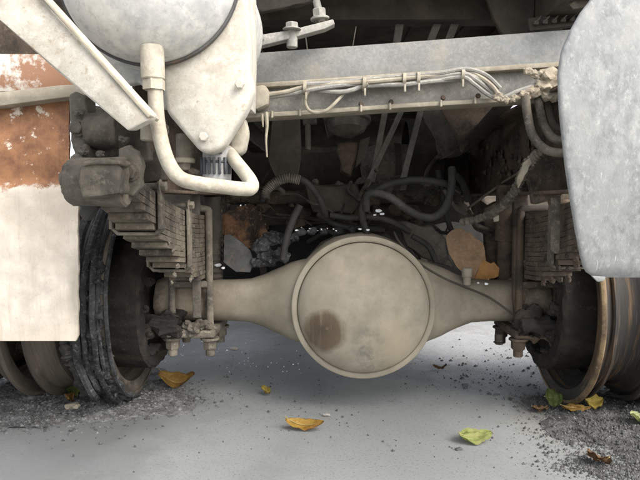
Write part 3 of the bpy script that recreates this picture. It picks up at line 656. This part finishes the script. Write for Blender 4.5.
part('burnt_sheet', lambda bm: a_sheet(bm, [(222, 214), (240, 205), (262, 212), (268, 232), (255, 250), (240, 246), (226, 254)], .12, .005, .06, 14, 5, 2), 'woodchar', truck, label='torn scorched brown sheet')
part('grey_bracket', lambda bm: a_sheet(bm, [(224, 236), (230, 234), (238, 240), (250, 250), (254, 262), (250, 272), (236, 272), (224, 262)], -.02, .006, .012, 14, 6, .5), 'greyplate', truck)
part('burnt_pad', lambda bm: (a_poly(bm, [(198, 196), (220, 190), (228, 215), (222, 235), (226, 262), (212, 282), (200, 280)], .15, .05, .004), rough(bm, .01, 25, 3)), 'soot', truck)
def lumps(bm, spots, Y, seed=0):
    for i, (px, py, r) in enumerate(spots):
        t = bmesh.new(); bmesh.ops.create_icosphere(t, subdivisions=3, radius=r * S(Y))
        bmesh.ops.scale(t, verts=t.verts[:], vec=(1.1, .7, .8)); bmesh.ops.translate(t, verts=t.verts[:], vec=P(px, py, Y)); rough(t, r * S(Y) * .4, 45, 0, i + seed); merge(bm, t)
part('ash_crust', lambda bm: lumps(bm, [(262, 246, 9), (272, 238, 9), (284, 240, 8), (268, 258, 10), (280, 255, 9), (258, 262, 7), (294, 238, 6)], -.02), 'char', truck, 25)
part('ash_crust', lambda bm: lumps(bm, [(300, 232, 5), (312, 231, 5), (324, 232, 4), (338, 231, 5), (352, 230, 4)], .0, 9), 'char', truck, 25)
rs = random.Random(5)
def shard(px, py, r, Y, m, k):
    part('metal_scrap', lambda bm: a_sheet(bm, [(px + math.cos(a) * r * rs.uniform(.6, 1.5), py + math.sin(a) * r * rs.uniform(.35, .8)) for a in [6.283 * q / 6 for q in range(6)]], Y, .003, .012, 30, k, .3), m, truck)
for k in range(9): shard(296 + k * 5.2 + rs.uniform(-2, 2), 229.5 + rs.uniform(-2.2, 1.8), rs.uniform(.6, 1.5), -.1, 'alu', k)
for k, (px, py, r) in enumerate(((378, 211, 3.0), (382, 214, 2.2), (375, 215, 1.4), (218, 265, 2.6), (223, 268, 1.8), (360, 229, 1.8), (368, 230, 2.2), (478, 283, 1.5), (486, 284, 1.8))):
    shard(px, py, r, -.09, 'alu', 40 + k)
part('metal_scrap', lambda bm: a_sheet(bm, [(210, 252), (216, 247), (220, 254), (214, 266), (209, 264)], 0, .004, .02, 20, 8, .6), 'peach', truck)
# burnt wires and crumbs lodged round the hoses
for k in range(34):
    x0, y0 = rs.uniform(232, 470), rs.uniform(182, 236); Y0 = rs.uniform(.05, .45); ang = rs.uniform(-.9, .9); L = rs.uniform(14, 60)
    pts = [(x0 + math.cos(ang) * L * t + rs.gauss(0, 2.5), y0 + math.sin(ang) * L * t + 6 * math.sin(t * 3 + k) + rs.gauss(0, 2), Y0 + rs.gauss(0, .03)) for t in (0, .25, .5, .75, 1)]
    if max(p[1] for p in pts) > 246: continue
    part('burnt_wire', lambda bm: a_tube(bm, PT(pts), rs.uniform(.0025, .007), 6, 4), ('rubber', 'soot', 'soot_brown', 'soot_grey')[k % 4], truck)
part('char_crust', lambda bm: lumps(bm, [(rs.uniform(230, 470), rs.uniform(196, 228), rs.uniform(3, 9)) for _ in range(34)], .22, 30), 'soot_brown', truck, 25)['kind'] = 'stuff'
part('char_crust', lambda bm: lumps(bm, [(rs.uniform(300, 440), rs.uniform(178, 192), rs.uniform(2, 5)) for _ in range(22)], .2, 60), 'soot_grey', truck, 25)['kind'] = 'stuff'
# brake line over the diff, breather
part('brake_line', lambda bm: a_tube(bm, PT([(394, 232, -.06), (400, 243, -.10), (418, 262, -.13), (440, 276, -.12), (462, 286, -.09), (490, 298, -.08), (518, 318, -.08)]), .0035, 7), 'soot', ax_o)
part('breather', lambda bm: (a_cyl(bm, P(467, 285, -.06), P(467, 276, -.06), .012, 12), a_cyl(bm, P(467, 277, -.06), P(467, 268, -.06), .016, 12)), 'cream', ax_o)
ds = part('dust_shield', lambda bm: a_sheet(bm, [(446, 237), (452, 230), (462, 228), (474, 237), (483, 243), (485, 252), (484, 258), (488, 278), (472, 281), (458, 268), (449, 254)], .05, .005, .03, 12, 3, .8), 'peach', truck, label='torn peach coloured sheet beside right spring')
part('shield_flap', lambda bm: a_sheet(bm, [(484, 260), (490, 264), (494, 262), (499, 268), (498, 276), (486, 280), (474, 280)], .04, .005, .02, 14, 4, .9), 'orange', ds)

# right side: shock absorber, hanger, pipes, chain-like loom
sh = part('shock_absorber', lambda bm: (a_cyl(bm, P(504, 292, .06), P(507, 186, .02), .024, 16), rough(bm, .002, 30)), 'soot_brown', truck)
part('dust_tube', lambda bm: a_cyl(bm, P(505, 240, .045), P(507, 184, .02), .032, 16), 'soot_brown', sh)
part('axle_stop', lambda bm: (a_poly(bm, [(514, 192), (527, 188), (530, 230), (528, 290), (518, 332), (513, 300)], -.08, .02, .003), rough(bm, .003, 25, 2)), 'soot_brown', truck)
part('bump_pad', lambda bm: (a_poly(bm, [(484, 208), (500, 200), (502, 280), (496, 290), (486, 262)], .1, .04, .004), rough(bm, .006, 22, 3)), 'soot_brown', truck)
hr = part('spring_hanger', lambda bm: (a_poly(bm, [(528, 172), (540, 160), (556, 150), (580, 150), (584, 206), (556, 200), (534, 204)], -.3, .03, .004), rough(bm, .005, 25, 3)), 'spring_rust', truck)
part('hanger_strap', lambda bm: a_poly(bm, [(552, 198), (561, 196), (560, 250), (556, 254), (551, 250)], -.42, .01, .002), 'dirt_steel', hr)
hose([(525, 96, -.40), (528, 118, -.40), (533, 136, -.41), (545, 149, -.43), (562, 153, -.46), (590, 150, -.5)], .0105, 'dirt_steel', 'pipe')
hose([(538, 98, -.38), (542, 118, -.38), (548, 132, -.39), (558, 140, -.41), (590, 141, -.44)], .0105, 'dirt_steel', 'pipe')
hose([(548, 100, -.34), (552, 120, -.34), (560, 128, -.34), (590, 130, -.36)], .009, 'soot_grey', 'pipe')
def loom(bm):
    a_tube(bm, PT([(545, 150, -.38), (534, 158, -.36), (524, 172, -.34), (518, 186, -.3), (508, 200, -.26), (496, 211, -.2), (480, 218, -.12), (462, 222, -.05)]), .013, 10, 12, rf=lambda t, i: 1.15 - .25 * (i % 3 == 0) - .3 * t)
    rough(bm, .004, 60)
part('burnt_loom', loom, 'dirt_steel', truck)
part('loom_flake', lambda bm: a_sheet(bm, [(524, 162), (530, 158), (532, 163), (525, 176), (519, 188), (517, 183), (520, 172)], -.37, .004, .02, 30, 5, .9), 'dustcream', truck)
part('shim', lambda bm: a_poly(bm, [(493, 216), (499, 215), (499, 221), (494, 222)], -.1, .006, .001), 'cream', truck)
part('thin_pipe', lambda bm: a_tube(bm, PT([(532, 166, -.1), (510, 178, .0), (490, 192, .1), (468, 208, .2)]), .004, 7), 'dirt_steel', truck)
part('axle_bolt', lambda bm: (a_cyl(bm, P(499, 334, -.06), P(499, 342, -.06), .013, 10), hexbolt(bm, P(499, 342, -.06), (0, 0, -1), .013, .006)), 'soot', ax_o)

# left: bump stop and shock beside the spring
bs = part('shock_absorber', lambda bm: (a_cyl(bm, P(212, 292, .02), P(212, 196, .0), .026, 16), rough(bm, .002, 30)), 'soot', truck)
part('bellows', lambda bm: a_lathe(bm, [(i * .009, .032 + (.004 if i % 2 else -.002)) for i in range(30)], P(212, 285, .02), (0, 0, 1), 18), 'soot', bs)
part('hanger_strip', lambda bm: (a_poly(bm, [(191, 192), (199, 190), (200, 250), (201, 318), (193, 318), (191, 250)], -.13, .012, .002), rough(bm, .003, 30, 2)), 'soot_grey', truck)

# ---- air tank, bracket, pipe, valve (upper left)
YT = -.86; TC = P(149, -27, YT); TR = 88 * S(YT)
tk = part('air_tank', lambda bm: a_lathe(bm, [(-.45, 0), (-.43, TR * .8), (-.38, TR), (0, TR), (.012, TR * .985), (.045, TR * .9), (.075, TR * .7), (.095, TR * .4), (.10, 0)], TC, (0, -1, 0), 64), 'tankwhite', truck, 50, 'white domed air tank')
part('tank_seam', lambda bm: a_lathe(bm, [(-.006, TR), (-.006, TR + .0035), (.004, TR + .0035), (.004, TR)], TC, (0, -1, 0), 64), 'greyplate', tk)
part('drain_fitting', lambda bm: (a_cyl(bm, P(152, 46, -.90), P(153, 80, -.90), .019, 18), a_cyl(bm, P(154, 78, -.90), P(155, 90, -.90), .013, 18)), 'cream_white', tk)
part('pipe_nut', lambda bm: a_lathe(bm, [(0, 0), (0, .018), (.016, .018), (.018, .014), (.018, 0)], P(154, 90, -.90), (0, 0, 1), 6), 'cream_white', tk)
pp = part('air_pipe', lambda bm: a_tube(bm, PT([(155, 85, -.90), (156, 105, -.90), (158, 125, -.90), (163, 148, -.90), (170, 166, -.90), (180, 178, -.90), (195, 183, -.90), (220, 186.5, -.89), (243, 189, -.87), (251, 188, -.86), (251, 182, -.85), (244, 172, -.83), (236, 162, -.8), (228, 152, -.775), (222, 148, -.76)]), .0122, 14), 'cream_white', truck, label='bent white pipe below the tank')
tb = part('tank_bracket', lambda bm: a_poly(bm, [(160, 70), (180, 50), (246, -12), (250, 40), (250, 72), (254, 88), (246, 110), (232, 132), (222, 148), (210, 154), (200, 152), (188, 138), (166, 112)], -.85, .05, .012), 'white', truck, 60, 'white cast bracket with bolts under the tank')
part('bracket_wall', lambda bm: a_poly(bm, [(70, 20), (110, 0), (248, -30), (250, 60), (246, 108), (160, 108), (148, 92), (138, 82), (126, 84), (112, 80)], -.77, .03, .004), 'tankwhite', tb)
part('bracket_rib', lambda bm: a_poly(bm, [(244, -20), (252, -20), (253, 60), (252, 110), (244, 110)], -.80, .06, .003), 'white', tb)
part('bolt', lambda bm: hexbolt(bm, P(240, 85, -.853), (0, -1, 0), .008, .009, False), 'white', tb)
part('bolt', lambda bm: hexbolt(bm, P(204, 137, -.853), (0, -1, 0), .008, .008, False), 'white', tb)
part('lug', lambda bm: (a_poly(bm, [(228, 140), (244, 116), (248, 132), (244, 152), (236, 156), (230, 150)], -.78, .04, .008)), 'cream_white', tb)
sv = part('solenoid_valve', lambda bm: (a_cyl(bm, P(217, 146, -.78), P(217, 182, -.78), .026, 20)), 'ribbed_grey', truck)
for k_ in range(7):
    a = R(-150 + k_ * 20 + 0) 
    c0 = P(217, 163, -.78); c0 = c0 + Vector((math.cos(a) * .026, math.sin(a) * .026, -.006))
    part('cooling_fin', lambda bm: a_box(bm, c0, (.010, .004, .03), Matrix.Rotation(a, 3, 'Z'), .001), 'blue_black', sv)
part('fin_band', lambda bm: a_cyl(bm, P(217, 161, -.78), P(217, 163.5, -.78), .0285, 20), 'blue_black', sv)
part('valve_slot', lambda bm: a_box(bm, P(220, 154, -.78) + Vector((0, -.026, 0)), (.016, .006, .003), None, .001), 'blue_black', sv)
cn = part('pipe_connector', lambda bm: (a_cyl(bm, P(185, 134, -.78), P(185, 161, -.78), .0165, 18), a_cyl(bm, P(185, 160, -.78), P(185, 170, -.78), .012, 6)), 'dirt_steel', truck)
part('lock_ring', lambda bm: a_cyl(bm, P(185, 158, -.78), P(185, 163, -.78), .0185, 18), 'cream', cn)
part('connector_arm', lambda bm: a_cyl(bm, P(188, 170, -.78), P(206, 174, -.78), .006, 10), 'spring_rust', cn)
part('side_nipple', lambda bm: (a_cyl(bm, P(148, 120, -.74), P(148, 141, -.74), .014, 14), a_cyl(bm, P(142, 128, -.74), P(168, 130, -.74), .010, 12)), 'cream', cn)

# ---- diagonal arm
arm = part('support_arm', lambda bm: a_prism(bm, PT([(-60, -62, -1.0), (10, -36, -1.0), (44, -2, -1.0), (150, 115, -.97), (147, 121, -.97), (128, 131, -.97), (60, 74, -.985), (0, 21, -1.0), (-70, -30, -1.0)]), (.004, .03, .003), .003), 'white', truck, 40, 'broad white diagonal support arm')
part('arm_edge', lambda bm: a_prism(bm, PT([(40, -4, -1.003), (43.5, -4, -1.003), (150.5, 115, -.973), (148, 118, -.973)]), (.0, .05, .0), .001), 'cream', arm)

# ---- left fender
YF = -.5
def fender(bm):
    t = bmesh.new()
    rows, cols_ = 44, 40; g = []
    for j in range(rows + 1):
        py = 100 + (341 - 100) * j / rows
        edge = 71 + 7 * min(1, max(0, (py - 185) / 12)) + 1.2 * noise.noise(Vector((py * .08, 0, 0))) - (2 if py < 185 else 0) - (max(0, py - 337) ** 2) * .15
        row = []
        for i in range(cols_ + 1):
            px = -200 + (edge + 200) * i / cols_
            bulge = .012 * math.sin(max(0, min(1, (py - 100) / 90)) * math.pi)
            row.append(t.verts.new(P(px, py, YF - bulge + .004 * noise.noise(Vector((px * .02, py * .03, 1))) + (.012 if py < 186 else 0))))
        g.append(row)
    for j in range(rows):
        for i in range(cols_): t.faces.new((g[j][i], g[j][i + 1], g[j + 1][i + 1], g[j + 1][i]))
    bmesh.ops.recalc_face_normals(t, faces=t.faces[:]); bmesh.ops.solidify(t, geom=t.faces[:], thickness=.008); merge(bm, t)
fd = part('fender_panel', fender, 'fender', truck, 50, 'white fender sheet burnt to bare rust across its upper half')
part('fender_ledge', lambda bm: a_poly(bm, [(-200, 96), (0, 92), (60, 85), (86, 84), (88, 95), (60, 98), (0, 106), (-200, 110)], YF - .03, .05, .003), 'cream', fd)
part('peeled_strip', lambda bm: (a_poly(bm, [(-200, 54), (60, 54), (84, 78), (84, 90), (-200, 96)], YF, .012, .002), rough(bm, .003, 20, 3)), 'peeled', fd, label='peeling white and rust strip')

part('upper_board', lambda bm: (a_poly(bm, [(-200, -60), (120, -60), (100, 70), (-200, 62)], -.33, .03, .004), rough(bm, .003, 10, 2)), 'soot_brown', truck)

# ---- right mudguard
def guard(bm):
    out = [(-60, 606), (-20, 597), (0, 590), (14, 579), (30, 570), (50, 561), (75, 557), (110, 558.5), (140, 561.5), (170, 565), (200, 569.5), (230, 574.5), (255, 579.5), (268, 583), (274, 587), (277.5, 594)]
    def ex(py):
        for (a, xa), (b, xb) in zip(out[:-1], out[1:]):
            if a <= py <= b: return xa + (xb - xa) * (py - a) / (b - a)
        return out[-1][1]
    t = bmesh.new(); rows, cols_ = 60, 36; g = []
    for j in range(rows + 1):
        py = -60 + 337.5 * j / rows; e = ex(py); row = []
        for i in range(cols_ + 1):
            u = i / cols_; px = e + (800 - e) * u ** 1.5
            Y = -.90 + .010 * math.exp(-u * 40) + .010 * math.exp(-(277.5 - py) / 4) + .005 * noise.noise(Vector((px * .012, py * .012, 4))) + .0000012 * (py - 120) ** 2
            row.append(t.verts.new(P(px, py, Y)))
        g.append(row)
    for j in range(rows):
        for i in range(cols_): t.faces.new((g[j][i], g[j][i + 1], g[j + 1][i + 1], g[j + 1][i]))
    bmesh.ops.recalc_face_normals(t, faces=t.faces[:]); bmesh.ops.solidify(t, geom=t.faces[:], thickness=.007); merge(bm, t)
mg = part('mudguard', guard, 'guard', truck, 60, 'scuffed grey mudguard plate')
part('guard_tab', lambda bm: a_poly(bm, [(592, 276), (606, 277), (604, 281), (598, 282)], -.87, .006, .001), 'guard', mg)

# ================================================================== ash and debris on the ground
MOUNDS = []
def mound(name, cx, cy, rx, ry, hgt, m, label, seed):
    def hz(x, y):
        u, v = (x - cx) / rx, (y - cy) / ry
        if abs(u) > 1 or abs(v) > 1: return -.02
        r2 = math.hypot(u, v) + .35 * noise.fractal(Vector((x * 5, y * 5, seed)), 1, 2, 3)
        hh = hgt * max(0, 1 - r2) ** .8 if r2 < 1 else -.012
        nz = noise.fractal(Vector((x * 22, y * 22, seed)), .9, 2, 4)
        return hh * (.75 + .5 * nz) + .009 * abs(noise.fractal(Vector((x * 60, y * 60, seed)), .8, 2, 3)) * (1 if hh > 0 else 0) - .004
    MOUNDS.append(hz); bm = bmesh.new(); n = 90; g = []
    for j in range(n + 1):
        row = []
        for i in range(n + 1):
            x, y = cx + (i / n * 2 - 1) * rx, cy + (j / n * 2 - 1) * ry
            row.append(bm.verts.new((x, y, hz(x, y))))
        g.append(row)
    for j in range(n):
        for i in range(n): bm.faces.new((g[j][i], g[j][i + 1], g[j + 1][i + 1], g[j + 1][i]))
    return tag(finish(name, bm, m, None, 180), label, 'ash', kind='stuff')
def gz(x, y): return max([0.0] + [h_(x, y) for h_ in MOUNDS])
gl = G(100, 392)
mound('ash_heap', gl.x - .08, gl.y - .02, .42, .30, .035, 'ash', 'grey ash heaped round the bare rim beside the white fender', 1)
gr = G(600, 415)
mound('ash_heap', gr.x + .22, gr.y - .08, .42, .36, .03, 'ash_dark', 'dark ash and crumbs below the grey mudguard', 5)

def scatter(name, n, where, smin, smax, m, label, cat, flat=.5, seed=1):
    rnd = random.Random(seed); bm = bmesh.new()
    for _ in range(n):
        x, y, sc = where(rnd); s = smin + (smax - smin) * rnd.random() ** 3; s *= sc
        a = rnd.random() * 6.283; k_ = rnd.randint(4, 6); z0 = gz(x, y) + rnd.uniform(-.001, .001)
        base = [bm.verts.new((x + math.cos(a + 6.283 * i / k_) * s * rnd.uniform(.5, 1.2), y + math.sin(a + 6.283 * i / k_) * s * rnd.uniform(.5, 1.2), z0 + rnd.uniform(0, .3) * s * flat)) for i in range(k_)]
        top = bm.verts.new((x + rnd.uniform(-.3, .3) * s, y + rnd.uniform(-.3, .3) * s, z0 + s * flat * rnd.uniform(.7, 1.6) + .002))
        for i in range(k_): bm.faces.new((base[i], base[(i + 1) % k_], top))
    return tag(finish(name, bm, m, None, 0), label, cat, kind='stuff')
def blob(px0, py0, sx_, sy_):
    c = G(px0, py0)
    return lambda r: (c.x + r.gauss(0, sx_), c.y + r.gauss(0, sy_), 1)
def mixw(*ws):
    return lambda r: ws[r.randrange(len(ws))](r)
lw = mixw(blob(105, 397, .12, .08), blob(60, 406, .18, .06), blob(140, 394, .10, .06), blob(15, 420, .14, .05))
rw = mixw(blob(612, 440, .10, .09), blob(612, 470, .07, .04), blob(640, 425, .11, .08), blob(550, 404, .05, .04))
bw = mixw(blob(470, 372, .22, .12), blob(510, 360, .14, .2), blob(500, 385, .12, .08))
scatter('charred_crumbs', 3600, lw, .0015, .009, 'cinder', 'black charred crumbs in the ash beside the white fender', 'debris', .3, 1)
scatter('ash_flakes', 2200, lw, .0012, .009, 'cinder_light', 'pale grey flakes in the ash beside the white fender', 'debris', .18, 2)
scatter('charred_crumbs', 6500, rw, .001, .0062, 'cinder', 'black charred crumbs spread below the grey mudguard', 'debris', .6, 3)
scatter('ash_flakes', 2200, rw, .001, .0045, 'cinder_light', 'pale grey grit spread below the grey mudguard', 'debris', .4, 4)
scatter('charred_crumbs', 330, bw, .0015, .009, 'cinder', 'loose black crumbs on bright ground behind the axle', 'debris', .5, 5)
scatter('charred_crumbs', 200, mixw(blob(230, 375, .25, .2), blob(400, 400, .35, .15), blob(330, 440, .5, .1)), .002, .006, 'cinder', 'sparse dark specks on the open concrete', 'debris', .5, 6)
scatter('glass_crumbs', 46, mixw(blob(270, 366, .10, .05), blob(200, 350, .12, .1), blob(240, 355, .15, .1)), .002, .005, 'glass_bits', 'tiny bright glass crumbs on ground behind the axle', 'debris', .7, 7)
def litter(name, px, py, s, m, label, cat, seed):
    bm = bmesh.new(); bmesh.ops.create_icosphere(bm, subdivisions=2, radius=s); bmesh.ops.scale(bm, verts=bm.verts[:], vec=(1.3, .9, .55))
    c = G(px, py); c.z = gz(c.x, c.y) + s * .4; rough(bm, s * .5, .8 / s, 0, seed); bmesh.ops.translate(bm, verts=bm.verts[:], vec=c)
    tag(finish(name, bm, m, None, 20, c), label, cat)
litter('stone', 234, 350, .013, 'white', 'small bright white stone on ground behind the axle', 'stone', 2)
litter('stone', 326, 416, .009, 'galv_low', 'tiny pale stone behind the curled orange leaf', 'stone', 3)
litter('stone', 72, 411, .020, 'cream', 'cream coloured lump on the ash near the burnt tyre', 'stone', 4)
litter('cinder_lump', 459, 450, .007, 'cinder', 'small black lump beside the pale green leaf', 'cinder', 5)
litter('cinder_lump', 465, 386, .009, 'cinder', 'black lump on bright ground right of the axle cover', 'cinder', 6)

# ---- fallen leaves
def leafmat(name, c, c2):
    def veins(n, l, tc, ns, ramp, mix, cur):
        return cur
    m = mat(name, c, c2, 30, .42, .62, tuple(x * .5 for x in c2), 90, .64, .7, .6, bump=.25, bscale=120, spec=.3, bdist=.002)
    return m
leafmat('leaf_vein', (.34, .28, .12), (.25, .2, .1)); leafmat('leaf_yellow', (.46, .36, .07), (.36, .26, .06)); leafmat('leaf_orange', (.46, .29, .06), (.36, .19, .05)); leafmat('leaf_ochre', (.38, .235, .06), (.26, .14, .045))
leafmat('leaf_lime', (.34, .38, .12), (.42, .42, .18)); leafmat('leaf_green', (.14, .19, .055), (.20, .23, .07)); leafmat('leaf_brown', (.22, .13, .07), (.13, .075, .045)); leafmat('leaf_pale', (.45, .46, .24), (.35, .38, .2))
# leaves rest on the ground or on the ash
def fallen_leaf(px, py, L, W, rot, curl, m, label, tilt=0, fold=.3, seed=0, lift=.004, lobes=0):
    c = G(px, py, .012); c.z = gz(c.x, c.y); bm = bmesh.new(); n, k_ = 14, 8; g = []
    for i in range(n + 1):
        t = i / n; hw = W * .5 * (math.sin(math.pi * min(1, t * .96 + .02)) ** .65) * (1 + .25 * (.5 - t)) * (1 + .28 * noise.noise(Vector((t * 6, seed * 3.1, 0))) + .12 * noise.noise(Vector((t * 17, seed * 2.1, 0))) + lobes * math.sin(t * 19))
        row = []
        for j in range(-k_ // 2, k_ // 2 + 1):
            v = j / (k_ / 2); x = (t - .5) * L; y = v * hw
            z = curl * (t - .5) ** 2 * L * 2 + fold * abs(v) * hw * (.6 + .8 * noise.noise(Vector((t * 3, math.copysign(1, v), seed)))) + .011 * noise.noise(Vector((t * 4, v * 2, seed))) + (.004 * noise.noise(Vector((t * 12, v * 6, seed))))
            row.append(bm.verts.new((x, y, z)))
        g.append(row)
    for i in range(n):
        for j in range(k_): bm.faces.new((g[i][j], g[i][j + 1], g[i + 1][j + 1], g[i + 1][j]))
    bmesh.ops.solidify(bm, geom=bm.faces[:], thickness=.0008)
    bm.transform(Matrix.Rotation(R(rot), 4, 'Z') @ Matrix.Rotation(R(tilt), 4, 'X'))
    zm = min(v.co.z for v in bm.verts); bmesh.ops.translate(bm, verts=bm.verts[:], vec=Vector((0, 0, lift - zm)) + c)
    o = finish('fallen_leaf', bm, m, None, 180, c); tag(o, label, 'leaf', 'leaves fallen on the ground')
    bm = bmesh.new(); rz = Matrix.Rotation(R(rot), 3, 'Z')
    mid = [c + rz @ Vector(((t - .5) * L, 0, curl * (t - .5) ** 2 * L * 2 + lift - zm + .0015)) for t in (-.04, .1, .25, .4, .6, .8, .97)]
    a_tube(bm, mid, .0011, 5, 3, rf=lambda t, i: 1.3 - t); finish('midrib', bm, 'leaf_vein', o, 180)
fallen_leaf(305, 425, .105, .042, -8, .35, 'leaf_orange', 'curled orange leaf lying alone on open concrete', 24, .35, 1)
fallen_leaf(475, 437, .088, .06, 12, .25, 'leaf_lime', 'broad pale lime green leaf on open concrete', 18, .2, 2)
fallen_leaf(178, 383, .12, .065, 0, .7, 'leaf_ochre', 'crumpled ochre leaf on the ground below the left spring', 30, .8, 3)
fallen_leaf(265, 391, .036, .04, 80, .3, 'leaf_yellow', 'tiny yellow leaf below the axle cover', 35, .4, 4)
fallen_leaf(553, 404, .06, .062, 20, .2, 'leaf_green', 'rounded dark green leaf against the right bare rim', 55, .15, 5)
fallen_leaf(540, 408, .05, .03, 10, .3, 'leaf_brown', 'little brown leaf beside the dark green one', 10, .3, 6)
fallen_leaf(576, 410, .085, .03, -3, .2, 'leaf_ochre', 'narrow ochre leaf lying along the right rim', 20, .3, 7)
fallen_leaf(592, 407, .06, .045, 15, .5, 'leaf_yellow', 'ragged yellow leaf against the right rim', 40, .4, 8, lobes=.25)
fallen_leaf(597, 460, .06, .05, 120, .5, 'leaf_brown', 'dry brown leaf in the crumbs below the mudguard', 30, .5, 9, lobes=.2)
fallen_leaf(638, 424, .06, .05, 70, .3, 'leaf_pale', 'pale green leaf on the ash below the mudguard', 30, .3, 10)
fallen_leaf(76, 396, .075, .06, 40, .5, 'leaf_green', 'green and yellow leaf leaning on the charred left tyre', 55, .5, 11, lobes=.3)
fallen_leaf(68, 401, .05, .03, 100, .5, 'leaf_ochre', 'small ochre leaf between cream lump and charred tyre', 45, .5, 12, lobes=.2)
fallen_leaf(440, 367, .05, .018, 5, .4, 'leaf_brown', 'thin dry brown leaf on ground behind the axle cover', 10, .3, 13)
